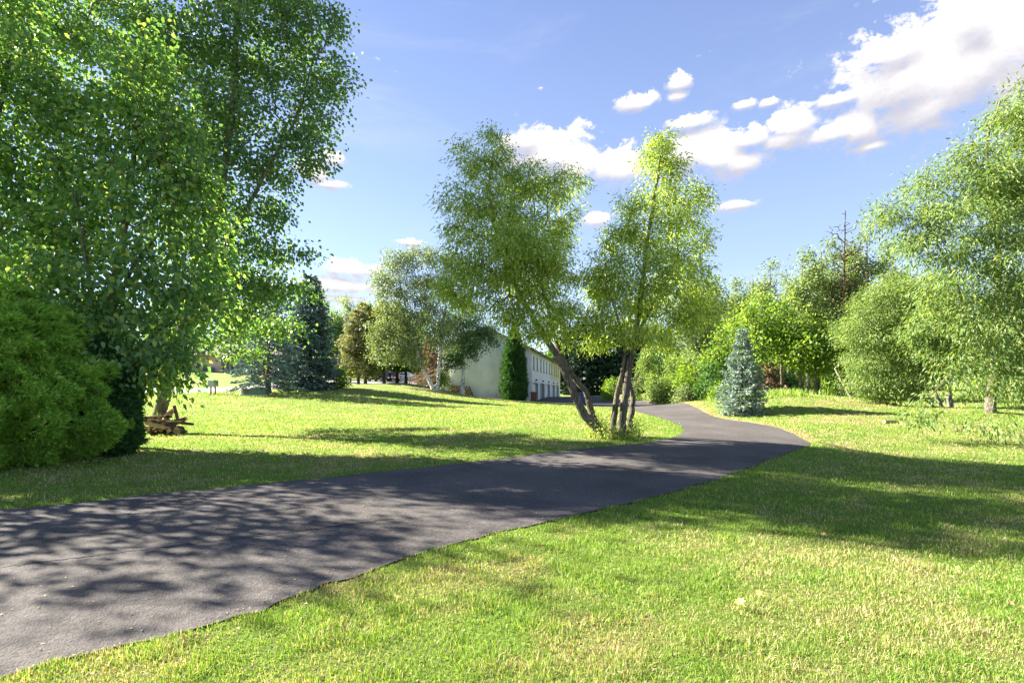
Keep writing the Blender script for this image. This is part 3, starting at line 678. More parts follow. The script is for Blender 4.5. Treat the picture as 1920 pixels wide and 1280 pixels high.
def broadleaf(name, label, px, Y, toppy, halfw, leafmat, bark, seed, leaf=.16, lai=1.5, attr=320, crown0=.22, nstem=1, sparse=0, group=None, leafw=.75, cat='tree', droop=.15, fork=.35, rt=None, maxleaf=30000, top_w=.35, sigma=None, bottom_w=.75, leanx=0):
    """an ordinary tree from its place, its top and its half width in the picture"""
    r = np.random.default_rng(seed); b = ground_at(px, Y); top = P(px, toppy, Y)[2]; Ht = top - b[2]; W = halfw / F * Y
    rt = rt or max(.05, Ht * .016)
    stems = []
    for k in range(nstem):
        ox = (k - (nstem - 1) / 2) * .35; lean = r.normal(0, .05) + ox * .25
        pts = [b + np.array([ox * .5, 0, -.15])]
        for t in (.25, .5, .75, .93): pts.append(b + np.array([ox * .5 + lean * Ht * t + r.normal(0, .03) * W + leanx * Ht * t, r.normal(0, .06) * W, Ht * t]))
        stems.append((pts, rt * (1 if k == 0 else .8), rt * .12))
    bl = []; nb = max(5, int(Ht * (1 - crown0) / max(W, .3) * 2.6) + 4)
    for k in range(nb):
        t = (k + .5) / nb; z = crown0 + (1 - crown0) * t
        env = np.interp(t, [0, .3, .65, 1], [bottom_w, 1, .8, top_w]) * W
        a = r.uniform(0, 2 * PI); q = env * r.uniform(.2, .62)
        sz = env * r.uniform(.42, .68) * (1 - sparse * .35)
        bl.append((b[0] + leanx * Ht * z + math.cos(a) * q, Y + math.sin(a) * q, b[2] + Ht * min(z, 1 - .5 * sz / Ht), sz, sz, sz * r.uniform(.65, 1.0)))
    bl.append((b[0] + leanx * Ht, Y, top - W * top_w * .7, W * top_w * .6, W * top_w * .6, W * top_w * .8))
    return tree(name, label, b, stems, bl, leafmat, bark, leaf=(leaf, leaf * leafw), lai=lai, attr=attr, seed=seed, droop=droop, sigma=sigma or leaf * 1.5,
                rthr=.05, clump=.9 + sparse * .6, noise_scale=max(W * .6, .6), maxleaf=maxleaf, group=group, twig=.008, cat=cat)

# ---- the hero trees -------------------------------------------------
# twin leaning stems and three upright stems at the bend of the driveway
Yc = 14.6
tree('willow_tree', 'leaning willow with two bent dark stems on the lawn at the driveway bend', ground_at(1140, Yc),
     [(PL(Yc, [(1140,822),(1118,802),(1092,770),(1072,725),(1054,685),(1040,660),(1008,610,.1),(962,525,.2),(932,440,.3),(918,350,.3),(926,285,.3)]), .135, .025),
      (PL(Yc, [(1127,808,.5),(1112,782,.5),(1104,755,.5),(1099,735,.5),(1080,712,.45),(1062,684,.4),(1046,650,.4),(1030,590,.7),(1012,510,.9),(1005,430,1.),(1000,370,1)]), .10, .02)],
     BL(Yc, [(930,272,40,28),(880,300,36,38),(925,320,60,40,.2),(1000,345,72,38,.3),(1065,365,42,40,.6),(895,390,75,55,-.4),(980,420,90,60,.3),(1048,430,38,44,.5),(862,435,44,30,-.2),(925,490,95,60,-.6),
             (1010,510,75,65,.4),(1040,555,44,46,.2),(890,540,75,42,-.5),(850,512,38,34,0),(985,578,80,48,-.5),(955,588,64,28,-.3),(1050,605,42,38,.2),(868,562,46,24,-.2),(1020,625,46,20,-.3),(985,470,80,60,-1.2)]),
     M['lf_willow'], M['bark'], leaf=(.125, .037), lai=.94, attr=720, droop=.45, sigma=.155, seed=3, rthr=.016, clump=1.55, noise_scale=.85, tipw=.75, maxleaf=125000, stem_parts=True, twig=.0058, bow=.06, sgx=1.0)
tree('willow_tree', 'upright willow of three dark stems with a pointed top beside the driveway bend', ground_at(1163, Yc),
     [(PL(Yc, [(1163,826),(1166,790),(1171,750),(1180,690),(1191,630),(1203,545),(1214,450),(1230,350),(1245,262)]), .125, .02),
      (PL(Yc, [(1147,820,.1),(1152,775,.2),(1158,735,.2),(1168,690,.1),(1171,650,0),(1161,605,-.1),(1146,560,-.2),(1134,525,-.2)]), .10, .02),
      (PL(Yc, [(1177,815,.3),(1184,775,.3),(1187,745,.3),(1180,718,.25),(1178,690,.15),(1200,620,.3),(1240,540,.6),(1275,470,.8)]), .085, .02)],
     BL(Yc, [(1243,268,22,26),(1238,310,42,40),(1258,368,62,42,.2),(1303,375,28,42,.3),(1195,395,50,40,-.2),(1235,440,82,50,-.2),(1297,455,36,55,.3),(1162,445,34,36,0),(1200,515,85,55,-.6),(1278,520,52,50,.4),(1130,520,50,55,.3),
             (1235,580,85,45,.5),(1310,560,28,36,.2),(1150,590,62,40,-.3),(1272,605,48,35,-.2),(1192,632,52,24,-.8),(1118,568,30,38,.5),(1120,640,30,28,.3),(1240,640,46,22,.2),(1330,590,22,28,0)]),
     M['lf_willow'], M['bark'], leaf=(.125, .037), lai=.94, attr=720, droop=.42, sigma=.155, seed=4, rthr=.016, clump=1.55, noise_scale=.85, tipw=.75, maxleaf=125000, stem_parts=True, twig=.0058, bow=.06, sgx=1.0)
def bush(name, label, base, blobs, leafmat, leaf, lai, seed, attr=220, cat='shrub', group=None, droop=0, nst=6, bark=None, shape='quad', maxleaf=20000):
    r = np.random.default_rng(seed); b = np.asarray(base, float); bl = np.asarray(blobs, float); stems = []
    for k in range(nst):
        q = bl[k % len(bl)]; tip = q[:3] + r.normal(size=3) * q[3:6] * .3; o = b + np.array([r.normal(0, .12), r.normal(0, .12), -.05]); o[2] = hz(o[0], o[1]) - .05
        stems.append(([o, o * .5 + tip * .5 + np.array([0, 0, .1]), tip], .02 + .012 * q[5], .006))
    return tree(name, label, b, stems, bl, leafmat, bark or M['bark'], leaf=leaf, lai=lai, attr=attr, seed=seed, droop=droop, sigma=leaf[0] * 1.3, rthr=.05, clump=.8, noise_scale=.6, cat=cat, group=group, shape=shape, maxleaf=maxleaf, twig=.004)
bush('shrub', 'low leafy suckers at the foot of the willow stems by the driveway bend', ground_at(1150, 14.4),
     BL(14.3, [(1127,792,9,15,.2),(1140,808,16,9,-.1),(1191,800,9,14,.3),(1172,812,24,7,-.2),(1112,809,8,6,0)]), M['lf_willow'], (.075,.024), .9, 8, nst=10)

# big arborvitae at the left
arborvitae('arborvitae', 'broad bushy bright green arborvitae beside the driveway at the left', ground_at(-12, 10.6),
           [(0,1.55),(.25,1.85),(.8,2.05),(1.4,1.98),(2.0,1.8),(2.5,1.5),(2.9,1.2),(3.3,.85),(3.6,.5),(3.85,.05)], 52000, .135, M['lf_arbor'], seed=5, rough=.15, nscale=.75)
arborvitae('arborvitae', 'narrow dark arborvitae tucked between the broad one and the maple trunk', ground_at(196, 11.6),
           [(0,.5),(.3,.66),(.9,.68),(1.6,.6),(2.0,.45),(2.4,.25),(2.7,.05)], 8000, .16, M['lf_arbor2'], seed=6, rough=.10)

# left group
Yp = 17.0
tree('poplar_tree', 'tall poplar with dark glossy leaves and a leaning grey trunk by the log pile', ground_at(288, Yp),
     [(PL(Yp, [(286,822),(294,795),(304,762),(322,705),(342,642),(372,540),(405,400),(430,250),(445,80),(455,-100)]), .20, .05),
      (PL(Yp, [(322,705),(380,620,.8),(430,590,1.6),(485,590,2.4)]), .08, .02),
      (PL(Yp, [(372,540),(440,430),(500,320),(560,210),(590,100)]), .10, .02),
      (PL(Yp, [(342,642),(330,480),(310,300),(290,120),(270,-40)]), .12, .03)],
     BL(Yp, [(425,60,150,115),(560,55,90,95,.2),(610,60,52,62),(625,135,42,50),(590,195,65,70),(480,190,115,100,.3),(590,285,48,45,0),(525,290,75,60,.3),(430,320,115,95,.5),(500,400,68,55,.2),(375,440,110,85,.5),(480,480,85,36,.3),(565,485,42,22,0),(590,310,24,16),
              (330,150,115,140,1),(200,20,130,90,1.5),(90,60,110,80,1.8),(420,555,90,55,.5),(470,540,80,46,1),(400,605,80,36,.5),(545,545,58,34,1.5),(500,545,55,28,.2),(500,606,56,26,2.6),(468,652,60,28,2.4),(545,622,32,16,2.6),(400,640,50,28,1.6),(440,-120,150,130,0),(320,-190,130,120,.5),(540,-90,90,100,0),(230,-120,120,100,1)]),
     M['lf_poplar'], M['bark_grey'], leaf=(.115, .105), lai=.95, attr=1300, tipw=.6, droop=.3, sigma=.2, seed=9, rthr=.02, clump=1.45, noise_scale=.95, shape='hex', maxleaf=120000, stem_parts=True, twig=.0045)
Ym = 13.2
tree('maple_tree', 'maple with a yellow green sunlit top standing behind the broad arborvitae', ground_at(232, Ym),
     [(PL(Ym, [(228,835),(226,760),(214,680),(206,600),(212,540),(232,440),(246,330),(262,220),(272,110),(280,50)]), .15, .02),
      (PL(Ym, [(226,760),(190,640,-.4),(170,540,-.5),(150,420,-.4),(135,320,-.2)]), .085, .02),
      (PL(Ym, [(206,600),(250,500,-.5),(310,420,-.6),(345,340,-.4)]), .07, .015),
      (PL(Ym, [(214,690),(270,640,-.6),(330,600,-.8),(370,590,-.8)]), .06, .015)],
     BL(Ym, [(235,95,30,42),(302,85,26,52),(270,150,62,60),(335,185,42,42),(250,215,80,60),(170,190,60,50,.3),(120,200,60,50,.6),(320,250,75,55),(225,280,80,60,.2),(340,320,70,60),(165,320,80,70,.5),(285,370,105,70,-.3),(385,345,28,32,0),(395,430,50,50,.2),(150,420,95,75,.3),(290,460,90,50,-.6),(400,500,50,40,.1),(100,500,80,55,.2),(230,525,110,55,-.5),
              (345,545,85,50,-.6),(400,580,40,30,0),(285,605,90,45,-.9),(200,595,60,40,-.5),(340,640,48,32,-.6),(300,680,60,36,-.8),(260,730,40,36,-.5),(330,720,36,28,-.3),(150,600,36,28,-1.4),(230,650,60,45,-1.5),(205,705,50,38,-1.7),(285,665,60,45,-1.3),(335,690,50,34,-1.1),(140,560,60,50,-1.6),(90,500,60,40,-1.8)]),
     M['lf_maple'], M['bark_grey'], leaf=(.14, .095), lai=1.05, attr=1200, tipw=.6, droop=.4, sigma=.18, seed=10, rthr=.02, clump=1.4, noise_scale=.8, shape='hex', maxleaf=90000, stem_parts=True, twig=.0045)
Yl = 13.8
tree('linden_tree', 'shaded tree with bare grey twigs cut off by the left edge of the photo', ground_at(-90, Yl),
     [(PL(Yl, [(-95,850),(-90,740),(-75,600),(-50,450),(-20,300),(10,150),(20,50)]), .16, .03),
      (PL(Yl, [(-75,600),(0,430),(70,350),(130,300)]), .07, .02), (PL(Yl, [(-60,500),(10,420,-1),(60,400,-1.2)]), .05, .012)],
     BL(Yl, [(20,30,60,50),(30,130,70,80),(80,230,75,70),(-20,260,100,110),(30,330,95,75),(100,380,80,70,.5),(0,450,100,80),(60,500,80,50,.3),(-90,120,100,140),(-120,350,110,150),(-60,600,90,90),(60,90,40,50,-1),(-60,-60,110,90)]),
     M['lf_maple'], M['bark_grey'], leaf=(.135, .10), lai=1.1, attr=800, droop=.35, sigma=.18, seed=12, rthr=.02, clump=1.05, noise_scale=1.1, shape='hex', maxleaf=60000, twig=.0045)

tree('maple_tree', 'maple standing outside the photo on the left whose shade falls across the near driveway', np.array([-14.6, 9.9, hz(-14.6, 9.9)]),
     [([np.array([-14.6, 10.1, 0]), np.array([-14.5, 10.1, 3]), np.array([-14.4, 10, 6]), np.array([-14.3, 10, 9])], .16, .03)],
[(-14.6, 10.1, 5.2, 2.4, 2.4, 1.2), (-13.4, 9.6, 6.2, 1.9, 2.0, 1.0), (-15.8, 10.6, 6.4, 2.0, 2.0, 1.2), (-14.6, 9.8, 7.6, 2.1, 2.1, 1.2), (-14.6, 10.3, 8.8, 1.3, 1.4, .9)],
     M['lf_maple'], M['bark_grey'], leaf=(.15, .12), lai=.42, attr=440, droop=.3, sigma=.2, seed=13, clump=1.5, noise_scale=1.0, maxleaf=14000)

# right: near willow and the ones behind it
Yw = 20.5
tree('willow_tree', 'huge grey green willow filling the right edge with branches hanging to the lawn', ground_at(1857, 21.5),
     [(PL(21.5, [(1858,778),(1858,745),(1862,700),(1868,640,-.4),(1872,520,-1),(1868,400,-1.3),(1850,280,-1.5),(1875,190,-1.5)]), .19, .03),
      (PL(21.5, [(1862,700),(1820,600,-1.2),(1770,480,-2),(1720,400,-2.2)]), .10, .02), (PL(21.5, [(1868,640,-.4),(1930,520,-2),(1980,360,-3),(2010,200,-3)]), .11, .02),
      (PL(21.5, [(1862,700),(1870,720,-3),(1860,770,-5.5)]), .06, .012), (PL(21.5, [(1860,690),(1800,690,-3),(1740,745,-4.5)]), .05, .012)],
     BL(18.6, [(1918,120,26,30,.5),(1885,225,62,48,.6),(1925,190,40,60,1),(1815,300,55,34,.6),(1835,345,95,50,.4),(1735,340,42,30,.6),(1690,395,62,36,.5),(1650,410,26,22,.5),(1770,420,105,62,0),(1900,370,90,90,0),(1745,480,72,50,.2),(1860,500,110,80,-.6),(1780,560,72,55,-.4),(1920,600,90,80,-1),
              (1810,640,80,55,-.8),(1740,610,50,40,0),(1900,690,75,40,-1.4),(1800,700,42,24,-.6),(1885,812,60,15,-3),(1825,797,36,11,-2.8),(1724,779,36,12,-2.4),(1885,728,66,18,-2),(1795,738,30,16,-1),(1725,750,14,16,-1.6),(2010,300,130,180,.5),(2030,560,120,150,0),(2000,720,90,70,-1),(2080,100,90,120,1)]),
     M['lf_willow2'], M['bark_grey'], leaf=(.16, .048), lai=.95, attr=1100, tipw=.7, droop=.5, sigma=.2, seed=14, rthr=.02, clump=1.4, noise_scale=.95, maxleaf=150000, stem_parts=True, twig=.005, bow=.08)
tree('willow_tree', 'round spreading willow on several thin stems left of the huge willow', ground_at(1773, 26),
     [(PL(26, [(1785,772),(1782,745),(1775,700),(1755,630),(1730,560)]), .10, .02), (PL(26, [(1772,775),(1758,745),(1738,705),(1700,650),(1670,590)]), .09, .02),
      (PL(26, [(1779,772),(1780,720),(1800,640),(1815,560)]), .08, .02), (PL(26, [(1608,770,1),(1590,735,1.2),(1577,712,1.3),(1566,690,1.4)]), .075, .05), (PL(26, [(1765,775),(1720,735),(1670,700),(1620,680)]), .07, .02)],
     BL(26, [(1690,590,85,55),(1640,575,48,42),(1610,625,42,48),(1650,650,70,52,-.5),(1720,655,70,60,-.3),(1620,700,42,42,-.3),(1680,715,70,38,-.6),(1640,735,56,20,-.5),(1725,715,24,22,-.3),(1765,620,55,62,.3),(1720,545,50,34,.4),(1600,660,24,40,.3),(1665,540,36,22,.4),(1775,660,36,30,.2)]),
     M['lf_willow2'], M['bark_pale'], leaf=(.14, .042), lai=1.0, attr=600, tipw=.6, droop=.45, sigma=.22, seed=15, rthr=.02, clump=1.3, noise_scale=1.0, maxleaf=80000, twig=.006, bow=.06)

# spruces
conifer('spruce_tree', 'small pale blue spruce beside the right edge of the driveway', ground_at(1392, 24), 4.05, 1.2, M['nd_blue'], M['bark_dark'], z0=.03, levels=27, nb=8, needle=(.13,.05), droop=.16, seed=16, shape_pow=.85, dens=1.1, tip_up=.12)
conifer('spruce_tree', 'large dark blue spruce reaching the ground at the far left lawn', ground_at(582, 45), 10.2, 2.75, M['nd_bluedark'], M['bark_dark'], z0=.02, levels=30, nb=9, needle=(.30,.12), droop=.42, seed=17, dens=1.3, shape_pow=.72, tip_up=.28)
conifer('spruce_tree', 'open old spruce with drooping boughs and bare trunk above the utility boxes', ground_at(503, 41), 9.5, 3.3, M['nd_bluedark'], M['bark'], z0=.14, levels=22, nb=7, needle=(.28,.11), droop=.55, seed=18, dens=.9, shape_pow=.6, tip_up=.15, rt=.22)
GC = 'spruces in the row before the parked cars'
conifer('spruce_tree', 'golden brown spruce on the left end of the row before the parked cars', ground_at(672, 56), 8.3, 3.0, M['nd_gold'], M['bark'], z0=.17, levels=20, nb=8, needle=(.34,.13), droop=.38, seed=19, dens=1.0, shape_pow=.7, rt=.16, group=GC)
conifer('spruce_tree', 'grey green spruce close behind the golden brown one', ground_at(685, 58), 9.2, 2.7, M['nd_grey'], M['bark'], z0=.34, levels=20, nb=8, needle=(.34,.13), droop=.3, seed=20, shape_pow=.6, rt=.18, group=GC)
conifer('spruce_tree', 'grey green spruce directly in front of the dark sport utility car', ground_at(720, 57), 9.0, 2.5, M['nd_grey'], M['bark'], z0=.34, levels=20, nb=8, needle=(.34,.13), droop=.3, seed=21, shape_pow=.6, rt=.17, group=GC)
conifer('spruce_tree', 'spruce with a dark trunk in front of the silver car', ground_at(745, 57.5), 8.6, 2.3, M['nd_green'], M['bark_dark'], z0=.34, levels=18, nb=8, needle=(.34,.13), droop=.3, seed=22, shape_pow=.6, rt=.17, group=GC)
conifer('spruce_tree', 'low crowned spruce on the right end of the row before the parked cars', ground_at(761, 56), 6.5, 1.9, M['nd_green'], M['bark_dark'], z0=.24, levels=16, nb=8, needle=(.32,.12), droop=.3, seed=23, shape_pow=.6, rt=.16, group=GC)
conifer('spruce_tree', 'dead brown spruce behind the two stemmed birch', ground_at(806, 66), 7.0, 2.4, M['nd_brown'], M['bark_dark'], z0=.04, levels=18, nb=8, needle=(.32,.10), droop=.3, seed=24, shape_pow=.8)
bush('shrub', 'yellow green shrub at the right foot of the large dark blue spruce', ground_at(641, 46), BL(46, [(640,708,12,16),(634,722,12,8),(646,722,9,8)]), M['lf_bright'], (.17,.12), 2, 25, attr=120)

# birches
Yb = 50.5
tree('birch_tree', 'two stemmed white birch leaning apart on the mound left of the townhouse', ground_at(817, Yb),
     [(PL(Yb, [(815,735),(806,715),(792,690),(784,665),(775,630),(762,580),(750,530),(742,490)]), .21, .03), (PL(Yb, [(819,734),(822,710),(823,680),(826,650),(832,600),(838,540),(835,490)]), .19, .03)],
     BL(Yb, [(745,490,36,24),(790,480,44,18),(830,490,30,28),(720,530,32,26),(770,535,50,34),(820,550,42,40),(735,580,40,40),(785,595,45,40),(715,610,30,28),(745,640,42,34),(775,670,28,28),(705,650,22,26),(830,620,30,36),(735,675,30,16),(806,640,14,14)]),
     M['lf_birch'], M['birch'], leaf=(.19, .11), lai=.85, attr=900, droop=.6, sigma=.26, seed=26, rthr=.05, clump=1.25, noise_scale=1.6, twig=.008, bow=.1, maxleaf=40000)
tree('birch_tree', 'slim white birch with dark hanging leaves in front of the townhouse gable wall', ground_at(867, 53),
     [(PL(53, [(867,743),(868,715),(869,690),(870,650),(868,600),(866,560)]), .24, .04)],
     BL(53, [(870,590,40,26),(845,620,30,30),(890,625,38,28),(915,625,26,18),(870,650,34,20),(850,665,24,16),(895,655,24,16),(838,680,14,14),(862,680,14,10),(925,640,12,14)]),
     M['lf_birch_dark'], M['birch'], leaf=(.19, .12), lai=1.1, attr=450, droop=.6, sigma=.24, seed=27, rthr=.05, clump=1.1, noise_scale=1.2, twig=.008, bow=.1, maxleaf=30000)
bush('shrub', 'light green shrub between the birch stems and the wooden stairs', ground_at(829, 57), BL(57, [(829,705,9,12),(832,716,10,8)]), M['lf_bright'], (.2,.14), 2, 28, attr=90)
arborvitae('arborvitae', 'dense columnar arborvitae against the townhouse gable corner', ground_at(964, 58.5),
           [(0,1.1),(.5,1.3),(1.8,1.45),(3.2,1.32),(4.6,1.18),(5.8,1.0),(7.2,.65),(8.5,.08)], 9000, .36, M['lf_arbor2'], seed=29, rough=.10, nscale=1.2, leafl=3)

# ---- the woods on the right -------------------------------------------
GW, GM, GB = 'sparse poplars at the edge of the woods', 'young bright maples before the woods', 'bushes along the driveway edge of the woods'
for (px, Y, top, hw, lab, sp, bk, lx) in [
    (1334, 44, 515, 32, 'poplar with a straight pale trunk left of the small blue spruce', .2, 'bark_pale', 0),
    (1303, 43, 548, 34, 'poplar with a pale trunk leaning left toward the upright willow', .2, 'bark_pale', -.07),
    (1386, 54, 522, 44, 'grey green poplar rising behind the small blue spruce', .2, 'bark_pale', 0),
    (1446, 50, 488, 24, 'slender poplar with the tallest thin tip left of the dead tree', .7, 'bark_grey', 0),
    (1474, 51, 512, 20, 'thin poplar just right of the slender tall tipped one', .7, 'bark_grey', 0),
    (1493, 53, 518, 18, 'short thin poplar midway between the small blue spruce and the dead tree', .8, 'bark_grey', 0),
    (1517, 47, 466, 30, 'ragged poplar just left of the tall dead tree', .9, 'bark_grey', 0),
    (1556, 48, 448, 40, 'open crowned poplar growing round the dead tree', .8, 'bark_grey', 0),
    (1622, 46, 432, 46, 'broad poplar between the dead tree and the huge willow', .5, 'bark_grey', 0),
    (1412, 57, 528, 38, 'grey green poplar half way between the small blue spruce and the tall tipped poplar', .3, 'bark_grey', 0),
    (1536, 51, 488, 30, 'rounder poplar between the ragged poplar and the open crowned one', .4, 'bark_grey', 0),
    (1594, 49, 470, 32, 'poplar touching the right side of the dead tree', .4, 'bark_grey', 0),
    (1668, 50, 455, 40, 'poplar half hidden by the upper left of the huge willow', .5, 'bark_grey', 0)]:
    broadleaf('poplar_tree', lab, px, Y, top, hw * (1.6 if hw < 31 else 1.2), M['lf_sparse'], M[bk], int(px), leaf=.21, lai=1.5, attr=520, sparse=sp * .6, group=GW, leafw=.85, crown0=.28, maxleaf=16000, top_w=.3)
for (px, Y, top, hw, lab) in [
    (1421, 33, 552, 44, 'bright maple behind the right side of the small blue spruce'),
    (1376, 38, 585, 30, 'bright maple behind the left side of the small blue spruce'),
    (1466, 34, 562, 44, 'bright maple with a hidden trunk in the middle of the young row'),
    (1502, 32, 585, 46, 'bright maple with a pale grey trunk at the top of the grassy rise'),
    (1534, 31.5, 600, 42, 'bright maple forked low into two dark trunks on the grassy rise'),
    (1577, 31, 612, 36, 'bright maple on a thick grey trunk next to the leaning pale stem'),
    (1352, 37, 615, 32, 'small bright maple left of the small blue spruce')]:
    broadleaf('maple_tree', lab, px, Y, top, hw, M['lf_bright'], M['bark_grey' if px in (1502, 1577) else 'bark'], int(px) + 3, leaf=.19, lai=1.05, attr=480, group=GM, leafw=.8, crown0=.36, maxleaf=16000, top_w=.4, nstem=2 if px == 1534 else 1, rt=.13)
def pbush(lab, px, Y, top, hw, mat, seed, leaf=.17, group=GB, name='bush'):
    b = ground_at(px, Y); r = np.random.default_rng(seed); W = hw / F * Y; Hh = P(px, top, Y)[2] - b[2]; bl = []
    for k in range(9):
        t = (k + .5) / 9; e = W * np.interp(t, [0, .4, 1], [.75, 1, .4]); a = r.uniform(0, 2*PI)
        bl.append((b[0] + math.cos(a) * e * .5, Y + math.sin(a) * e * .5, b[2] + Hh * (.06 + .84 * t), e * .55, e * .55, max(Hh * .13, e * .4)))
    return bush(name, lab, b, bl, mat, (leaf, leaf * .72), 1.5, seed, attr=300, cat='bush', group=group, maxleaf=14000)
pbush('tall loose bush at the far end of the woods near the upright willow', 1222, 50, 640, 34, M['lf_willow2'], 41)
pbush('pale green bush second from the far end of the woods edge', 1256, 45, 655, 34, M['lf_willow2'], 42)
pbush('full green bush in front of the leaning pale poplar trunk', 1291, 40, 668, 40, M['lf_bright'], 43)
pbush('dark leaved bush in front of the straight pale poplar trunk', 1334, 36, 672, 36, M['lf_dark'], 44)
pbush('low rounded bush at the edge of the tall grass by the driveway', 1246, 42, 712, 26, M['lf_willow2'], 45)
pbush('low reddish green bush before the full green bush', 1284, 37, 722, 22, M['lf_birch'], 46)
pbush('small yellow green bush touching the left of the small blue spruce', 1352, 29, 722, 22, M['lf_bright'], 47, .13)
pbush('lit leafy bush seen between the upright willow stems', 1150, 62, 705, 22, M['lf_bright'], 48, .2, group=None)
pbush('bush with tan seed heads just right of the upright willow stems', 1196, 64, 700, 18, M['lf_birch'], 49, .2, group=None)
pbush('dark bush in the shade between the trunks of the bright maples', 1478, 37, 695, 34, M['lf_dark'], 50, group=None)
pbush('sunny bush beyond the trunks at the top of the grassy rise', 1545, 47, 690, 40, M['lf_bright'], 51, group=None)
conifer('spruce_tree', 'dead brown young spruce in the shade behind the small blue spruce', ground_at(1436, 35), 2.6, 1.5, M['nd_brown'], M['bark_dark'], z0=.05, levels=12, nb=7, needle=(.2,.06), droop=.1, seed=52)
b = ground_at(1583, 45)
tree('dead_tree', 'tall dead tree with a bare reddish trunk above the woods', b, [(PL(45, [(1583,748),(1584,640),(1583,540),(1584,460),(1585,395)]), .17, .03)],
     BL(45, [(1585,418,14,22),(1570,440,22,30),(1600,440,22,26),(1585,480,36,30),(1590,530,46,30),(1570,560,40,30)]), None, M['bark_dark'], lai=0, attr=190, seed=53, twig=.02, bf=.9)
for k, (px, Y, top, hw) in enumerate([(1330,74,560,44),(1405,76,548,50),(1470,72,560,46),(1540,74,545,50),(1610,70,530,50),(1690,66,520,56),(1770,64,540,56),(1850,60,560,60),(1930,60,560,60),(1240,88,600,46)]):
    lab = ['dark tree deep in the woods behind the straight pale poplar', 'dark tree deep in the woods behind the small blue spruce', 'dark tree deep in the woods behind the thin poplars', 'dark tree deep in the woods behind the ragged poplar', 'dark tree deep in the woods right of the dead tree',
           'dark tree beyond the round spreading willow', 'dark tree beyond the thin stems of the spreading willow', 'dark tree beyond the trunk of the huge willow', 'dark tree beyond the path at the right edge', 'dark tree at the far end of the woods past the driveway'][k]
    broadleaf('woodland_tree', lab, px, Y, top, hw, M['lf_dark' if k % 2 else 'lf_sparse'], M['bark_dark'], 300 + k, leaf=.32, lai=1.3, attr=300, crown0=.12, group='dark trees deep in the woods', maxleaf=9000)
for k, (px, Y, top, hw) in enumerate([(1062,108,612,30),(1090,104,590,32),(1120,106,600,34),(1150,103,605,32),(1180,108,598,34),(1210,104,612,30)]):
    lab = ['near the end of the garages', 'right above the blue bin', 'between the two willows', 'behind the upright willow stems', 'just right of the upright willow stems', 'at the right end of their row'][k]
    g0 = ground_at(px, Y)
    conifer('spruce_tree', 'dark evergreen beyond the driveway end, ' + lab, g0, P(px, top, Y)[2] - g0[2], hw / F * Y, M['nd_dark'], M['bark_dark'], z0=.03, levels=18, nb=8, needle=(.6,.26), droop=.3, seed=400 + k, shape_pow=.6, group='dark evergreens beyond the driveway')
# background trees on the left
for k, (px, Y, top, hw, lab) in enumerate([(648, 108, 560, 42, 'bright topped maple left of centre behind the golden brown spruce'), (694, 110, 572, 44, 'maple rising behind the grey green spruces'), (622, 106, 575, 26, 'small maple top seen right of the large dark blue spruce'),
                                       (742, 107, 568, 40, 'maple behind the hanging left side of the two stemmed birch'), (792, 109, 580, 44, 'maple behind the dead brown spruce'), (560, 96, 575, 40, 'maple behind the large dark blue spruce'),
                                       (480, 98, 560, 60, 'maple beside the tan house far up the slope'), (330, 104, 545, 70, 'maple behind the tan house far up the slope'), (190, 92, 540, 70, 'maple far behind the leaning poplar trunk'), (60, 84, 540, 80, 'maple far behind the broad arborvitae')]):
    broadleaf('maple_tree', lab, px, Y, top, hw, M['lf_maple' if k % 3 else 'lf_sparse'], M['bark'], 500 + k, leaf=.36, lai=1.3, attr=320, crown0=.16, group='maples beyond the street', maxleaf=9000)

# far wood as one mass
def far_wood():
    r = np.random.default_rng(61); cx = np.concatenate([np.linspace(-190, 190, 60)]); V, Fc, off = [], [], 0; ps, ows = [], []
    for x in cx:
        for row in range(2):
            y = 128 + row * 16 + r.uniform(-6, 6) + abs(x) * .06; xx = x + r.uniform(-3, 3); h = r.uniform(8, 13); w = r.uniform(3.5, 6)
            n = 700; d = unit(r.normal(size=(n, 3))); q = d * (r.random(n) ** .35)[:, None] * np.array([w, w, h * .5])
            ps.append(np.array([xx, y, hz(xx, y) + h * .5]) + q); ows.append(d)
    p = np.vstack(ps); d = np.vstack(ows)
    v, f = leaf_mesh(p, d + r.normal(0, .6, d.shape), .95, .75, r, 'quad', out=d)
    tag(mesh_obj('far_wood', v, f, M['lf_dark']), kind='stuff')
far_wood()
litter(9000)

# ------------------------------------------------------------------ townhouse with garages
GZ = .40                                                  # level of the apron
crn = np.array([2.31, 60.0]); ang = math.atan2(.982, .187)
bt = thing('townhouse', 'pale stucco townhouse block with a row of five garage doors', 'building', (crn[0], crn[1], GZ), ang)
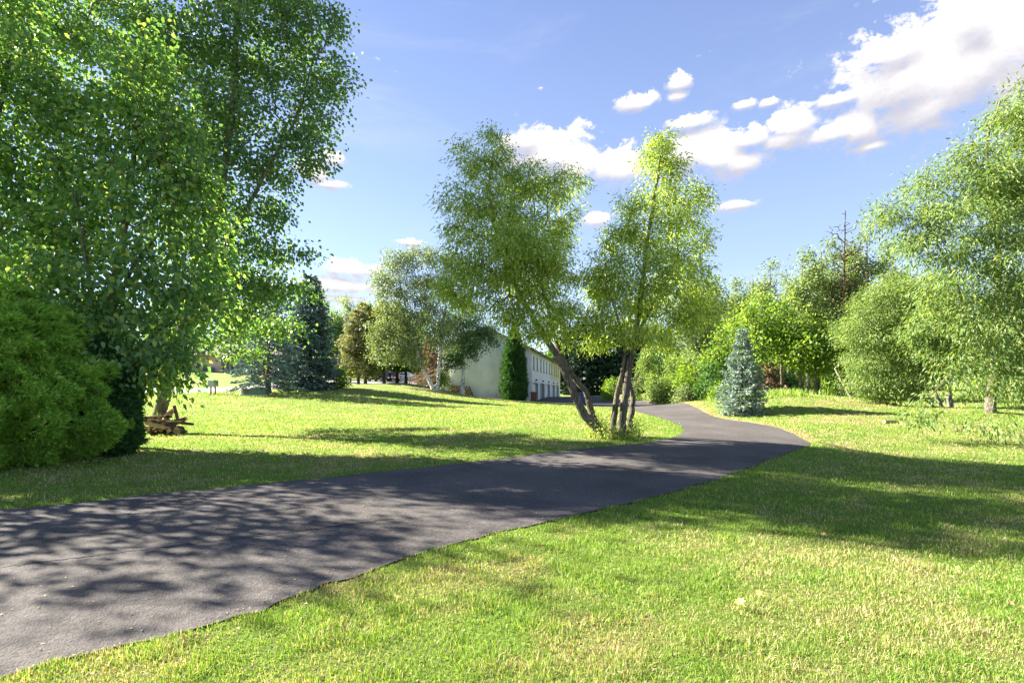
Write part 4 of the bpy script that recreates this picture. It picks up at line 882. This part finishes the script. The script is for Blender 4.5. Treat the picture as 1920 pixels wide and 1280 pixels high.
# local: +x along the garage side, -y faces right toward the driveway, +y goes along the gable (left)
LEN, DEP, EAVE, RIDGE = 34.9, 11.0, 6.1, 8.7
doors = [(.8, 5.6), (7.3, 12.2), (13.7, 18.8), (20.2, 25.8), (27.2, 32.4)]
wins = []
for (a, b_) in doors: wins += [(a + .5, a + 1.35), (b_ - 1.35, b_ - .5)]
def wall_open(u0, u1, z0, z1, ops, y, depth, mb=None):
    """front wall in the plane y with real openings and reveals going inward (+y)"""
    mb = mb or MB()
    us = sorted({u0, u1, *[o[0] for o in ops], *[o[1] for o in ops]}); zs = sorted({z0, z1, *[o[2] for o in ops], *[o[3] for o in ops]})
    us = [u for u in us if u0 <= u <= u1]; zs = [z for z in zs if z0 <= z <= z1]
    for a, b2 in zip(us[:-1], us[1:]):
        for c, d in zip(zs[:-1], zs[1:]):
            m = ((a + b2) / 2, (c + d) / 2)
            if any(o[0] < m[0] < o[1] and o[2] < m[1] < o[3] for o in ops): continue
            mb.add([(a, y, c), (b2, y, c), (b2, y, d), (a, y, d)], [(0, 1, 2, 3)])
    for (a, b2, c, d) in ops:
        if a < u0 or b2 > u1 or c < z0 - 1e-6 or d > z1: continue
        Y1 = y + depth
        mb.add([(a, y, c), (a, Y1, c), (a, Y1, d), (a, y, d)], [(0, 1, 2, 3)], 1)
        mb.add([(b2, y, c), (b2, y, d), (b2, Y1, d), (b2, Y1, c)], [(0, 1, 2, 3)], 1)
        mb.add([(a, y, d), (a, Y1, d), (b2, Y1, d), (b2, y, d)], [(0, 1, 2, 3)], 1)
        if c > z0 + .01: mb.add([(a, y, c), (b2, y, c), (b2, Y1, c), (a, Y1, c)], [(0, 1, 2, 3)], 1)
    return mb
ops = [(a, b2, 0, 2.25) for a, b2 in doors] + [(a, b2, 3.85, 5.5) for a, b2 in wins]
mb = wall_open(0, LEN, -.5, EAVE, [(a, b2, max(c, -.5), d) if c > 0 else (a, b2, -.5, d) for a, b2, c, d in ops], 0, .45)
mb.build('wall', [M['stucco_grey'], M['jamb']], bt)
g = MB(); zlow = -.7
g.add([(0, .002, zlow), (0, DEP, zlow), (0, DEP, EAVE), (0, DEP / 2, RIDGE), (0, .002, EAVE)], [(4, 3, 2, 1, 0)])
g.build('gable_wall', M['stucco'], bt)
g = MB(); g.add([(LEN, .002, zlow), (LEN, DEP, zlow), (LEN, DEP, EAVE), (LEN, DEP / 2, RIDGE), (LEN, .002, EAVE)], [(0, 1, 2, 3, 4)])
g.add([(0, DEP, zlow), (LEN, DEP, zlow), (LEN, DEP, EAVE), (0, DEP, EAVE)], [(0, 3, 2, 1)]); g.build('back_wall', M['stucco'], bt)
up = wall_open(19.6, LEN + .02, 3.05, EAVE - .02, [(a, b2, 3.85, 5.5) for a, b2 in wins if a > 19.6], -.03, .05)
up.build('siding_panel', [M['cream'], M['jamb']], bt)
for i, (a, b2) in enumerate(doors):
    d = MB(); zz_ = -.5
    for q in range(5):
        z0, z1 = [(-.3, .44), (.455, .89), (.905, 1.34), (1.355, 1.79), (1.805, 2.24)][q]
        d.box((a + .01, .36, z0), (b2 - .01, .42, z1))
        for s in range(4):
            w_ = (b2 - a) / 4
            d.box((a + w_ * s + .12, .345, max(z0, 0) + .07), (a + w_ * (s + 1) - .12, .36, z1 - .07))
    d.build('garage_door', M['garage_grey'] if i == 1 else M['garage_white'], bt, bevel=.008, segs=1)
    l = MB(); c = (a + b2) / 2
    l.prism([(-.02, 2.5), (-.20, 2.5), (-.24, 2.66), (-.02, 2.72)], 'x', c - .11, c + .11).box((c - .05, -.02, 2.44), (c + .05, .0, 2.5)); l.build('wall_lamp', M['metal_dark'], bt)
for a, b2 in wins:
    fr = MB(); z0, z1 = 3.85, 5.5
    for q in ((a, .03, z0, b2, .09, z0 + .07), (a, .03, z1 - .07, b2, .09, z1), (a, .03, z0 + .07, a + .07, .09, z1 - .07), (b2 - .07, .03, z0 + .07, b2, .09, z1 - .07), (a + .07, .035, (z0 + z1) / 2 - .025, b2 - .07, .085, (z0 + z1) / 2 + .025)):
        fr.box(q[:3], q[3:])
    fr.box((a - .06, -.09, z0 - .09), (b2 + .06, .03, z0 - .003))
    w_ = fr.build('window', M['metal_dark'], bt)
    MB().box((a + .06, .055, z0 + .06), (b2 - .06, .07, z1 - .06)).build('pane', M['glass'], w_)
rf = MB(); ov = .55
for (y0, y1, za, zb) in ((-ov, DEP / 2, EAVE - ov * .47, RIDGE), (DEP + ov, DEP / 2, EAVE - ov * .47, RIDGE)):
    rf.add([(-ov, y0, za), (LEN + ov, y0, za), (LEN + ov, y1, zb), (-ov, y1, zb), (-ov, y0, za + .2), (LEN + ov, y0, za + .2), (LEN + ov, y1, zb + .2), (-ov, y1, zb + .2)],
           [(0, 3, 2, 1), (4, 5, 6, 7), (0, 1, 5, 4), (1, 2, 6, 5), (2, 3, 7, 6), (3, 0, 4, 7)])
rf.build('roof', M['roof'], bt)
ds = MB(); ds.box((.10, -.09, .15), (.19, -.005, EAVE - .3)); ds.prism([(-.09, .15), (-.005, .15), (-.25, .02), (-.34, .02)], 'x', .10, .19); ds.build('downspout', M['white'], bt, bevel=.01)
sb = thing('splash_block', 'white splash block lying on the grass below the townhouse downspout', 'splash block', (*(crn + np.array([-.45, -1.1])), hz(crn[0] - .45, crn[1] - 1.1)), .45)
k_ = MB(); k_.box((-.7, -.14, .0), (.7, .14, .06)); k_.box((-.7, -.14, .06), (.7, -.10, .12)); k_.box((-.7, .10, .06), (.7, .14, .12)); k_.build('trough', M['white'], sb, bevel=.01)
# spigot at the foot of the gable
sv = MB(); sv.bar((-.01, 4.2, .75), (-.12, 4.2, .75), .02).bar((-.12, 4.2, .75), (-.14, 4.2, .62), .022).bar((-.08, 4.2, .75), (-.08, 4.2, .86), .012).bar((-.08, 4.12, .86), (-.08, 4.28, .86), .012); sv.build('spigot', M['metal_dark'], bt)

# wooden stairs at the left end of the gable
sx, sy = P(838, 735, 61.3)[:2]
st = thing('wooden_stairs', 'weathered wooden stairs with railing climbing to the left end of the townhouse', 'stairs', (sx, sy, hz(sx, sy)), 0)
z_t, z_b, xl = P(838, 700, 61.3)[2] - hz(sx, sy), P(768, 724, 61.3)[2] - hz(sx, sy), (768 - 838) / F * 61.3
nst_ = 9
for k in range(nst_):
    t = k / nst_; x = xl * (1 - t); MB().box((x, .0, z_b + (z_t - z_b) * t + .02), (x + .5, 1.2, z_b + (z_t - z_b) * t + .07)).build('tread', M['deck'], st)
for y in (-.06, 1.2):
    MB().prism([(xl - .1, z_b - .35), (xl - .1, z_b - .05), (0, z_t - .02), (0, z_t - .32)], 'y', y, y + .05).build('stringer', M['deck'], st)
    for dz in (.45, .95): MB().prism([(xl - .05, z_b + dz), (xl - .05, z_b + dz + .12), (0, z_t + dz + .12), (0, z_t + dz)], 'y', y - .055, y - .005).build('rail', M['deck'], st)
    for k in range(4):
        t = k / 3; x = xl * (1 - t); MB().box((x - .05, y - .01, z_b + (z_t - z_b) * t - .3), (x + .05, y + .06, z_b + (z_t - z_b) * t + 1.1)).build('post', M['deck'], st)
MB().box((.05, -.1, -.4), (.25, .1, P(838, 655, 61.3)[2] - hz(sx, sy))).build('corner_post', M['white'], st, bevel=.01)
MB().box((-.40, -.1, z_t - .6), (-.26, .04, P(838, 655, 61.3)[2] - hz(sx, sy))).build('corner_post', M['white'], st, bevel=.01)
MB().box((-.6, -.12, P(838, 655, 61.3)[2] - hz(sx, sy)), (.3, 1.4, P(838, 652, 61.3)[2] - hz(sx, sy))).build('deck_beam', M['deck'], st)

# firewood ------------------------------------------------------------
def log_obj(p, q, r0, name='firewood_log', label=None, group=None, split=False, k=9, bark='log_bark'):
    p, q = np.array(p, float), np.array(q, float); c = (p + q) / 2
    m = MB(); m.bar(p - c, q - c, r0, r0 * .93, k if not split else 4, 0, 1)
    if split:
        for a_ in m.V: pass
    o = m.build(name, [M[bark], M['log_cut']], bevel=.006, segs=1); o.location = tuple(c)
    if split:
        o.data.polygons.foreach_set('material_index', [1, 0, 0, 1, 1, 1])
    return tag(o, label, 'log', group)
r_ = np.random.default_rng(70)
gA = np.array([2.31, 60.0]); gd = np.array([-.982, .187])
for row in range(4):
    for k in range(11 - row):
        s = 7.1 + (k + row * .5) * .29
        if s > 10.4: continue
        c = gA + gd * s + np.array([-.19, -.98]) * .5; zb = hz(*c) + .15 + row * .25
        dd = np.array([-.187, -.982]) * .28
        log_obj((*(c - dd), zb + r_.normal(0, .015)), (*(c + dd), zb + r_.normal(0, .015)), r_.uniform(.10, .155), label='log end in the firewood stacked against the townhouse gable wall', group='logs stacked against the gable wall')
# heap by the poplar trunk
Yh = 16.6; hc = np.array([(318 - 960) / F * Yh, Yh]); hzz = hz(*hc)
placed = 0
for k in range(40):
    lvl = int((k / 40) ** .8 * 5); sp = .52 - .095 * lvl
    u, v = r_.normal(0, sp * .6), r_.normal(0, .22); u = np.clip(u, -sp, sp) - .07 * lvl
    a = r_.uniform(-.5, .5) + (PI / 2 if r_.random() < .45 else 0); L = r_.uniform(.18, .34); tilt = r_.normal(0, .25)
    d = np.array([math.cos(a) * L, math.sin(a) * L, tilt * L]); c = np.array([hc[0] + u, hc[1] + v, hzz + .07 + lvl * .115 + r_.uniform(0, .03)])
    log_obj(c - d, c + d, r_.uniform(.04, .085), label='short piece of wood in the heap at the foot of the leaning poplar trunk', group='wood in the heap by the poplar', split=(k % 3 == 0))
log_obj((hc[0] + .42, hc[1] - .3, hzz + .12), (hc[0] + .40, hc[1] - .02, hzz + .16), .125, label='thick round log with a pale cut end at the right front of the heap')
log_obj((hc[0] + .36, hc[1] - .1, hzz + .35), (hc[0] + .18, hc[1] - .05, hzz + .92), .055, label='stick of wood standing upright on the heap beside the poplar')
log_obj((hc[0] + .1, hc[1] - .2, hzz + .40), (hc[0] + .66, hc[1] - .25, hzz + .42), .025, label='thin dark pole poking out of the heap to the right')
lg = P(1672, 796, 20); zlg = hz(lg[0], lg[1])
log_obj((lg[0] - .3, lg[1], zlg + .06), (lg[0] + .28, lg[1] + .2, zlg + .07), .07, name='fallen_log', label='short pale log lying alone on the sunny right lawn', bark='log_pale')

# bins ---------------------------------------------------------------
def bin_(label, x, y, body, lid, rz):
    t = thing('wheeled_bin', label, 'bin', (x, y, hz(x, y) + .012), rz)
    m = MB(); a, b2 = .23, .29
    m.add([(-a, -a, .06), (a, -a, .06), (a, a, .06), (-a, a, .06), (-b2, -b2, .98), (b2, -b2, .98), (b2, b2, .98), (-b2, b2, .98)], [(0, 3, 2, 1), (0, 1, 5, 4), (1, 2, 6, 5), (2, 3, 7, 6), (3, 0, 4, 7), (4, 5, 6, 7)])
    m.box((-.31, -.31, .93), (.31, .31, .985)); m.build('body', M[body], t, bevel=.02)
    MB().prism([(-.33, .99), (.33, .99), (.34, 1.03), (.2, 1.09), (-.2, 1.10), (-.34, 1.03)], 'x', -.32, .32).build('lid', M[lid], t, bevel=.015)
    for s in (-.3, .25): MB().bar((s, .25, .11), (s + .05, .25, .11), .11, k=14).build('wheel', M['rubber'], t)
    h = MB(); h.bar((-.2, .37, 1.0), (.2, .37, 1.0), .018).bar((-.2, .30, .97), (-.2, .37, 1.0), .016).bar((.2, .30, .97), (.2, .37, 1.0), .016); h.build('handle', M[lid], t)
    return t
bin_('dark brown wheeled bin standing before the first garage door', (1001 - 960) / F * 57.3, 57.3, 'bin_brown', 'bin_lid', .3)
bin_('blue wheeled bin standing on the driveway edge behind the bent willow stem', (1093 - 960) / F * 43.5, 43.5, 'bin_blue', 'bin_blue', .1)
tk = thing('storage_tank', 'small whitish rounded tank before the dark evergreens beyond the driveway', 'tank', (*ground_at(1149, 96)[:2], ground_at(1149, 96)[2]))
prf = [(.0, -.95), (.3, -.9), (.52, -.7), (.6, -.45), (.6, .45), (.52, .7), (.3, .9), (.0, .95)]
m = MB()
for (ra, xa), (rb2, xb) in zip(prf[:-1], prf[1:]): m.bar((xa, 0, 1.35), (xb, 0, 1.35), max(ra, .02), max(rb2, .02), 16)
m.build('tank_body', M['white'], tk, smooth=True)
for x in (-.5, .5): MB().box((x - .06, -.4, -.1), (x + .06, .4, .85)).build('leg', M['metal_dark'], tk)

# mailboxes, utility boxes, post ------------------------------------------
def mailbox(label, px, Y, mat, rz):
    g = ground_at(px, Y); t = thing('mailbox', label, 'mailbox', g, rz)
    m = MB(); m.box((-.22, -.2, .66), (.22, .2, 1.16)); m.build('box', M[mat], t, bevel=.015)
    d = MB()
    for i in range(2):
        for j in range(4): d.box((-.2 + .2 * i + .01, -.212, .68 + .115 * j), (-.2 + .2 * i + .19, -.2005, .68 + .115 * j + .105))
    d.build('door_panel', M[mat], t, bevel=.003, segs=1); MB().box((-.05, -.05, -.1), (.05, .05, .658)).build('post', M['post_dark'], t); MB().box((-.16, -.16, -.02), (.16, .16, .05)).build('foot', M['post_dark'], t)
mailbox('light grey cluster mailbox on a post beside the street, left of the tan one', 395.5, 41, 'mail_grey', .45)
mailbox('tan cluster mailbox on a post beside the street, right of the grey one', 403.5, 41.4, 'mail_tan', -.9)
def ubox(label, px, Y, w, d, h, mat):
    g = ground_at(px, Y); t = thing('utility_box', label, 'utility box', g, .08)
    MB().box((-w/2 - .08, -d/2 - .08, -.12), (w/2 + .08, d/2 + .08, .06)).build('pad', M['concrete'], t, bevel=.01)
    MB().box((-w/2, -d/2, .063), (w/2, d/2, h - .1)).build('cabinet', M[mat], t, bevel=.02)
    MB().prism([(-d/2 - .03, h - .1), (d/2 + .03, h - .1), (d/2 + .03, h), (-d/2 + .05, h)], 'x', -w/2 - .03, w/2 + .03).build('lid', M[mat], t, bevel=.015)
    MB().box((-.04, -d/2 - .025, h * .5), (.04, -d/2 - .002, h * .62)).build('lock', M['metal_dark'], t)
ubox('large dark green utility box below the open old spruce', 488, 39.3, 1.12, .8, .60, 'box_green')
ubox('smaller olive utility box between the pale post and the large green box', 467, 39.6, .66, .5, .50, 'box_olive')
g = ground_at(455, 39.4); t = thing('marker_post', 'short pale concrete post at the street beside the olive utility box', 'post', g)
MB().bar((0, 0, -.1), (0, 0, .66), .13, .11, 12).bar((0, 0, .66), (0, 0, .72), .11, .05, 12).build('shaft', M['concrete'], t, smooth=False); MB().bar((0, 0, -.08), (0, 0, .06), .26, .24, 14).build('footing', M['concrete'], t)

# tan house on the slope ---------------------------------------------
hp = P(419, 697, 82); hg = hz(hp[0], hp[1])
t = thing('house', 'tan sided house with brown trim on the slope beyond the street', 'house', (hp[0], hp[1], hg), 0)
MB().box((-22, 0, -1), (0, 9, 2.62)).build('wall', M['house'], t)
MB().box((.02, 1.2, -1), (9, 9.2, 2.62)).build('side_wing', M['house_trim'], t)
MB().box((-.30, -.06, -.2), (.02, .2, 2.6)).build('corner_trim', M['house_trim'], t); MB().box((.25, 1.05, -.2), (.6, 1.19, 2.6)).build('corner_trim', M['concrete'], t)
f = MB().box((1.2, 1.08, .5), (3.2, 1.19, 2.1)).build('window', M['white'], t); MB().box((1.3, 1.05, .6), (3.1, 1.075, 2.0)).build('pane', M['glass'], f)
MB().prism([(-.7, 2.66), (9.7, 2.66), (4.5, 4.9)], 'x', -22.6, 9.6).build('roof', M['roof'], t)
MB().box((-22.6, -.78, 2.5), (9.6, -.7, 2.74)).build('fascia', M['house_trim'], t)
f = MB().box((-12, -.05, .8), (-10, -.002, 2.1)).build('window', M['white'], t); MB().box((-11.9, -.07, .9), (-10.1, -.052, 2.0)).build('pane', M['glass'], f)
ac = P(391, 697, 81.2); t = thing('air_conditioner', 'grey air conditioner standing at the foot of the tan house wall', 'air conditioner', (ac[0], ac[1], hz(ac[0], ac[1])))
MB().box((-.7, -.45, .06), (.7, .45, .72)).build('casing', M['box_green'], t, bevel=.04)
lv = MB()
for k in range(6): lv.box((-.62, -.47, .14 + k * .095), (.62, -.452, .14 + k * .095 + .05))
lv.build('louvres', M['metal_dark'], t); MB().bar((0, 0, .722), (0, 0, .78), .36, .34, 20).build('fan_guard', M['metal_dark'], t); MB().box((-.8, -.55, -.3), (.8, .55, .058)).build('pad', M['concrete'], t)

# parked cars ----------------------------------------------------------
def car(label, px, Y, paint, rz, suv=True, sc=1.0):
    g = ground_at(px, Y); t = thing('parked_car', label, 'car', (g[0], g[1], g[2] + .035), rz, group='cars parked beyond the row of spruces'); t.scale = (sc,) * 3
    h = 1.72 if suv else 1.45; L = 2.3
    low = [(-L, .38), (-L, .72), (-L + .06, .98), (-L + .3, 1.02), (L - 1.15, 1.0), (L - .15, .88), (L, .7), (L, .36), (L - .35, .28), (-L + .3, .28)]
    MB().prism(low, 'y', -.9, .9).build('body', M[paint], t, bevel=.07, segs=3)
    if suv: cab = [(-L + .12, .98), (-L + .32, h - .12), (-L + .6, h), (.35, h), (1.15, 1.0)]
    else: cab = [(-L + .35, .98), (-L + 1.1, h - .05), (-.9, h), (.2, h), (1.1, 1.0)]
    MB().prism(cab, 'y', -.76, .76).build('cabin', M[paint], t, bevel=.06, segs=3)
    wz0, wz1 = 1.06, h - .14
    for s in (-1, 1):
        y0, y1 = (.762, .775) if s > 0 else (-.775, -.762)
        for (xa, xb, xc, xd) in (((-1.95, -.85, -.85, -1.8) if suv else (-1.5, -.6, -.6, -1.05)), ((-.78, .02, .02, -.78) if suv else (-.53, .1, .1, -.53)), (.1, .92, .42, .1)):
            MB().prism([(xa, wz0), (xb, wz0), (xc, wz1), (xd, wz1)], 'y', y0, y1).build('side_window', M['glass'], t)
        MB().box((L - .02, s * .62 - .17, .66), (L + .015, s * .62 + .17, .80)).build('headlight', M['lamp_lens'], t)
        MB().box((-L - .015, s * .7 - .1, .72), (-L + .02, s * .7 + .1, .96)).build('tail_light', M['car_red'], t)
        for x in (-1.42, 1.40):
            w = MB().bar((x, s * .72, .34), (x, s * .92, .34), .34, k=22).build('wheel', M['rubber'], t, bevel=.03); MB().bar((x, s * .921, .34), (x, s * .935, .34), .22, .19, 16).build('rim', M['chrome'], w)
    xw = .42 if suv else .27
    MB().add([(1.13, -.64, 1.04), (1.13, .64, 1.04), (xw, .60, h - .1), (xw, -.60, h - .1)], [(0, 1, 2, 3)]).build('windscreen', M['glass'], t).location = (.03, 0, .03)
    MB().box((L - .005, -.38, .5), (L + .012, .38, .66)).build('grille', M['metal_dark'], t)
    MB().box((-L - .012, -.26, .55), (-L + .005, .26, .66)).build('number_plate', M['white'], t)
car('dark grey sport utility car parked between the spruce trunks, facing left', 710, 92, 'car_dark', PI - .5)
car('black green sport utility car close behind the dark grey one', 731, 93.5, 'car_black', PI - .9)
car('silver white car parked at the right end of the row', 757, 95, 'car_silver', PI - .2, False)
car('dark red car mostly hidden by the yellow green shrub', 646, 74, 'car_red', 1.9, False)

# fallen leaves on the near lawn
def leaf_on_lawn(px, py, mat, size, label, rz):
    Y = EYE * F / (py - HZ) * .985; x = (px - 960) / F * Y; o_ = (x, Y, hz(x, Y) + .06)
    out = [(0, -.5), (.16, -.3), (.42, -.34), (.34, -.08), (.5, .1), (.24, .16), (.2, .42), (0, .3), (-.2, .44), (-.22, .16), (-.5, .12), (-.32, -.1), (-.42, -.34), (-.15, -.3)]
    V = [(u * size, v * size, .22 * size * (abs(u) * 1.6 + v * v * 2) ) for u, v in out] + [(0, 0, 0)]; n = len(out)
    m = MB().add(V, [(i, (i + 1) % n, n) for i in range(n)]); m.bar((0, -.5 * size, .06 * size), (.06 * size, -.85 * size, .12 * size), .0018, k=5)
    o = m.build('fallen_leaf', M[mat]); o.location = o_; o.rotation_euler = (.30, -.40, rz * .4); s_ = o.modifiers.new('thick', 'SOLIDIFY'); s_.thickness = .0008
    tag(o, label, 'leaf')
leaf_on_lawn(1387, 1138, 'fallen', .075, 'larger yellow maple leaf lying on the near lawn', .3)
leaf_on_lawn(1422, 1121, 'fallen', .06, 'smaller yellow leaf just right of the larger yellow maple leaf', 1.7)
leaf_on_lawn(1895, 1140, 'fallen_tan', .045, 'pale tan leaf on the near lawn at the right edge', 2.4)
leaf_on_lawn(1543, 1008, 'fallen_tan', .05, 'brown leaf on the near lawn at the edge of the tree shadow', .9)
leaf_on_lawn(1211, 1168, 'fallen_tan', .04, 'orange brown leaf in the near grass left of the yellow leaves', 4.0)

# ------------------------------------------------------------------ light, sky, camera
EL = math.radians(31); AZ = np.array([-.925, .38]); AZ /= np.linalg.norm(AZ)
to_sun = Vector((AZ[0] * math.cos(EL), AZ[1] * math.cos(EL), math.sin(EL)))
sun = bpy.data.lights.new('sun', 'SUN'); sun.energy = 4.7; sun.angle = math.radians(.45); sun.color = (1.0, .93, .80)
so = bpy.data.objects.new('sun', sun); C.objects.link(so); so.rotation_euler = (-to_sun).to_track_quat('-Z', 'Y').to_euler()

w = bpy.data.worlds.new('World'); bpy.context.scene.world = w; w.use_nodes = True
nt = w.node_tree; nt.nodes.clear(); lk = nt.links
out = N(nt, 'ShaderNodeOutputWorld'); bg = N(nt, 'ShaderNodeBackground'); SKY = .15
bg.inputs[1].default_value = SKY
sky = N(nt, 'ShaderNodeTexSky'); sky.sky_type = 'NISHITA'; sky.sun_disc = False; sky.sun_elevation = EL; sky.sun_rotation = math.atan2(AZ[0], AZ[1])
sky.altitude = 200; sky.air_density = 1.0; sky.dust_density = .15; sky.ozone_density = 2.5
tc = N(nt, 'ShaderNodeTexCoord'); nrm = N(nt, 'ShaderNodeVectorMath', operation='NORMALIZE'); lk.new(tc.outputs['Generated'], nrm.inputs[0])
def vdot(v):
    d = N(nt, 'ShaderNodeVectorMath', operation='DOT_PRODUCT'); lk.new(nrm.outputs[0], d.inputs[0]); d.inputs[1].default_value = tuple(v); return d.outputs['Value']
def math_(op, a, b=None, c=None, clamp=False):
    n = N(nt, 'ShaderNodeMath', operation=op); n.use_clamp = clamp
    for i, v in enumerate((a, b, c)):
        if v is None: continue
        if isinstance(v, (int, float)): n.inputs[i].default_value = v
        else: lk.new(v, n.inputs[i])
    return n.outputs[0]
CL = [(1790,125,150,90),(1890,60,120,110),(1700,140,75,65),(1740,205,95,35),(1690,95,50,30),(1835,30,60,50),(1900,160,70,60),(1565,248,55,22),(1612,240,36,30),(1485,235,40,30),(1475,262,45,18),(1405,262,40,18),(1340,295,85,34),(1300,285,60,40),(1385,305,40,22),
      (1160,315,60,32),(1025,288,75,36),(990,265,40,20),(1075,310,50,34),(1290,232,40,12),(1195,194,30,14),(1272,158,18,12),(1270,180,16,10),(1395,198,20,8),(1440,194,14,7),(1568,188,34,12),(1382,385,34,9),(650,505,46,16),(640,535,60,18),(625,298,24,14),(588,322,26,20),(610,345,30,8),(768,455,20,6),(1120,412,24,14),(640,560,60,8),(1630,275,30,8)]
acc = accu = None
for (px, py, rx, ry) in CL:
    c = np.array([(px - 960) / F, 1, (HZ - py) / F]); n_ = np.linalg.norm(c); c /= n_
    rgt = np.cross(c, (0, 0, 1)); rgt /= np.linalg.norm(rgt); upv = np.cross(rgt, c)
    kx = rx / F / n_ * 1.0; ky = ry / F / n_ * 1.05
    x, y = vdot(rgt / kx), vdot(upv / ky)
    x2 = math_('MULTIPLY', x, x)
    d = math_('SQRT', math_('MULTIPLY_ADD', y, y, x2)); mk = math_('SUBTRACT', 1.0, d)
    yu = math_('ADD', y, .9); du = math_('SUBTRACT', 1.0, math_('SQRT', math_('MULTIPLY_ADD', yu, yu, x2)))
    if acc is None: acc, accu = mk, du
    else:
        n = N(nt, 'ShaderNodeMath', operation='SMOOTH_MAX'); lk.new(acc, n.inputs[0]); lk.new(mk, n.inputs[1]); n.inputs[2].default_value = .25; acc = n.outputs[0]
        n = N(nt, 'ShaderNodeMath', operation='SMOOTH_MAX'); lk.new(accu, n.inputs[0]); lk.new(du, n.inputs[1]); n.inputs[2].default_value = .25; accu = n.outputs[0]
def wn(scale, det, rough, dist=0, off=(0, 0, 0), sc=(1, 1, 1.5)):
    mp = N(nt, 'ShaderNodeMapping'); mp.inputs['Location'].default_value = off; mp.inputs['Scale'].default_value = sc; lk.new(nrm.outputs[0], mp.inputs[0])
    n = N(nt, 'ShaderNodeTexNoise'); n.inputs['Scale'].default_value = scale; n.inputs['Detail'].default_value = det; n.inputs['Roughness'].default_value = rough; n.inputs['Distortion'].default_value = dist
    lk.new(mp.outputs[0], n.inputs['Vector']); return n.outputs[0]
nz = wn(15, 9, .66, .5); nz2 = wn(46, 6, .65, .3, (3, 1, 2))
acc = math_('MAXIMUM', acc, -1.2)
dens = math_('ADD', acc, math_('MULTIPLY_ADD', nz, 3.6, -1.5))
dens = math_('ADD', dens, math_('MULTIPLY_ADD', nz2, 2.2, -1.1))
mr = N(nt, 'ShaderNodeMapRange', interpolation_type='SMOOTHSTEP'); lk.new(dens, mr.inputs[0]); mr.inputs[1].default_value = -.18; mr.inputs[2].default_value = .62
wisp = N(nt, 'ShaderNodeMapRange', interpolation_type='SMOOTHSTEP'); lk.new(wn(3.0, 7, .6, .6, (5, 2, 1), (1, 1, 4)), wisp.inputs[0]); wisp.inputs[1].default_value = .5; wisp.inputs[2].default_value = .95; wisp.inputs[4].default_value = .30
al = math_('MAXIMUM', mr.outputs[0], wisp.outputs[0])
# lit above, lilac grey beneath
lit = N(nt, 'ShaderNodeMapRange', interpolation_type='SMOOTHSTEP'); lk.new(math_('ADD', math_('SUBTRACT', accu, acc), math_('MULTIPLY_ADD', nz2, 1.0, -.5)), lit.inputs[0]); lit.inputs[1].default_value = -1.0; lit.inputs[2].default_value = .5
lk.new(math_('MULTIPLY_ADD', lit.outputs[0], .95, .22), mr.inputs[2])
cc = ramp(nt, [(0, (1.32, 1.28, 1.25)), (.45, (1.10, 1.06, 1.08)), (1, (.74, .73, .83))]); lk.new(lit.outputs[0], cc.inputs[0])
tint = N(nt, 'ShaderNodeMix', data_type='RGBA', blend_type='MULTIPLY'); tint.inputs[0].default_value = 1; lk.new(sky.outputs[0], tint.inputs[6]); tint.inputs[7].default_value = (.44, .40, .42, 1)
sep = N(nt, 'ShaderNodeSeparateXYZ'); lk.new(nrm.outputs[0], sep.inputs[0])
even = ramp(nt, [(0, (.68, .80, .98)), (.28, (.50, .64, .94)), (.62, (.27, .36, .70)), (1, (.19, .27, .60))]); lk.new(sep.outputs[2], even.inputs[0])
sm = N(nt, 'ShaderNodeMix', data_type='RGBA'); sm.inputs[0].default_value = .62; lk.new(tint.outputs[2], sm.inputs[6]); lk.new(even.outputs[0], sm.inputs[7])
mx = N(nt, 'ShaderNodeMix', data_type='RGBA'); lk.new(al, mx.inputs[0]); lk.new(sm.outputs[2], mx.inputs[6]); lk.new(cc.outputs[0], mx.inputs[7])
lk.new(mx.outputs[2], bg.inputs[0]); lk.new(bg.outputs[0], out.inputs[0])

cam = bpy.data.cameras.new('camera'); co = bpy.data.objects.new('camera', cam); C.objects.link(co)
co.location = (0, 0, EYE); co.rotation_euler = (PI / 2, 0, 0); cam.sensor_width = 36; cam.lens = 18; cam.shift_y = (HZ - 640) / 1920; cam.clip_end = 3000; cam.clip_start = .05
sc = bpy.context.scene; sc.camera = co
sc.view_settings.view_transform = 'Standard'; sc.view_settings.look = 'None'; sc.view_settings.exposure = 2.65; sc.view_settings.gamma = 1
sc.render.engine = 'CYCLES'; cy = sc.cycles
cy.max_bounces = 9; cy.diffuse_bounces = 7; cy.glossy_bounces = 2; cy.transmission_bounces = 7; cy.transparent_max_bounces = 4; cy.use_denoising = True
cy.sample_clamp_indirect = 8
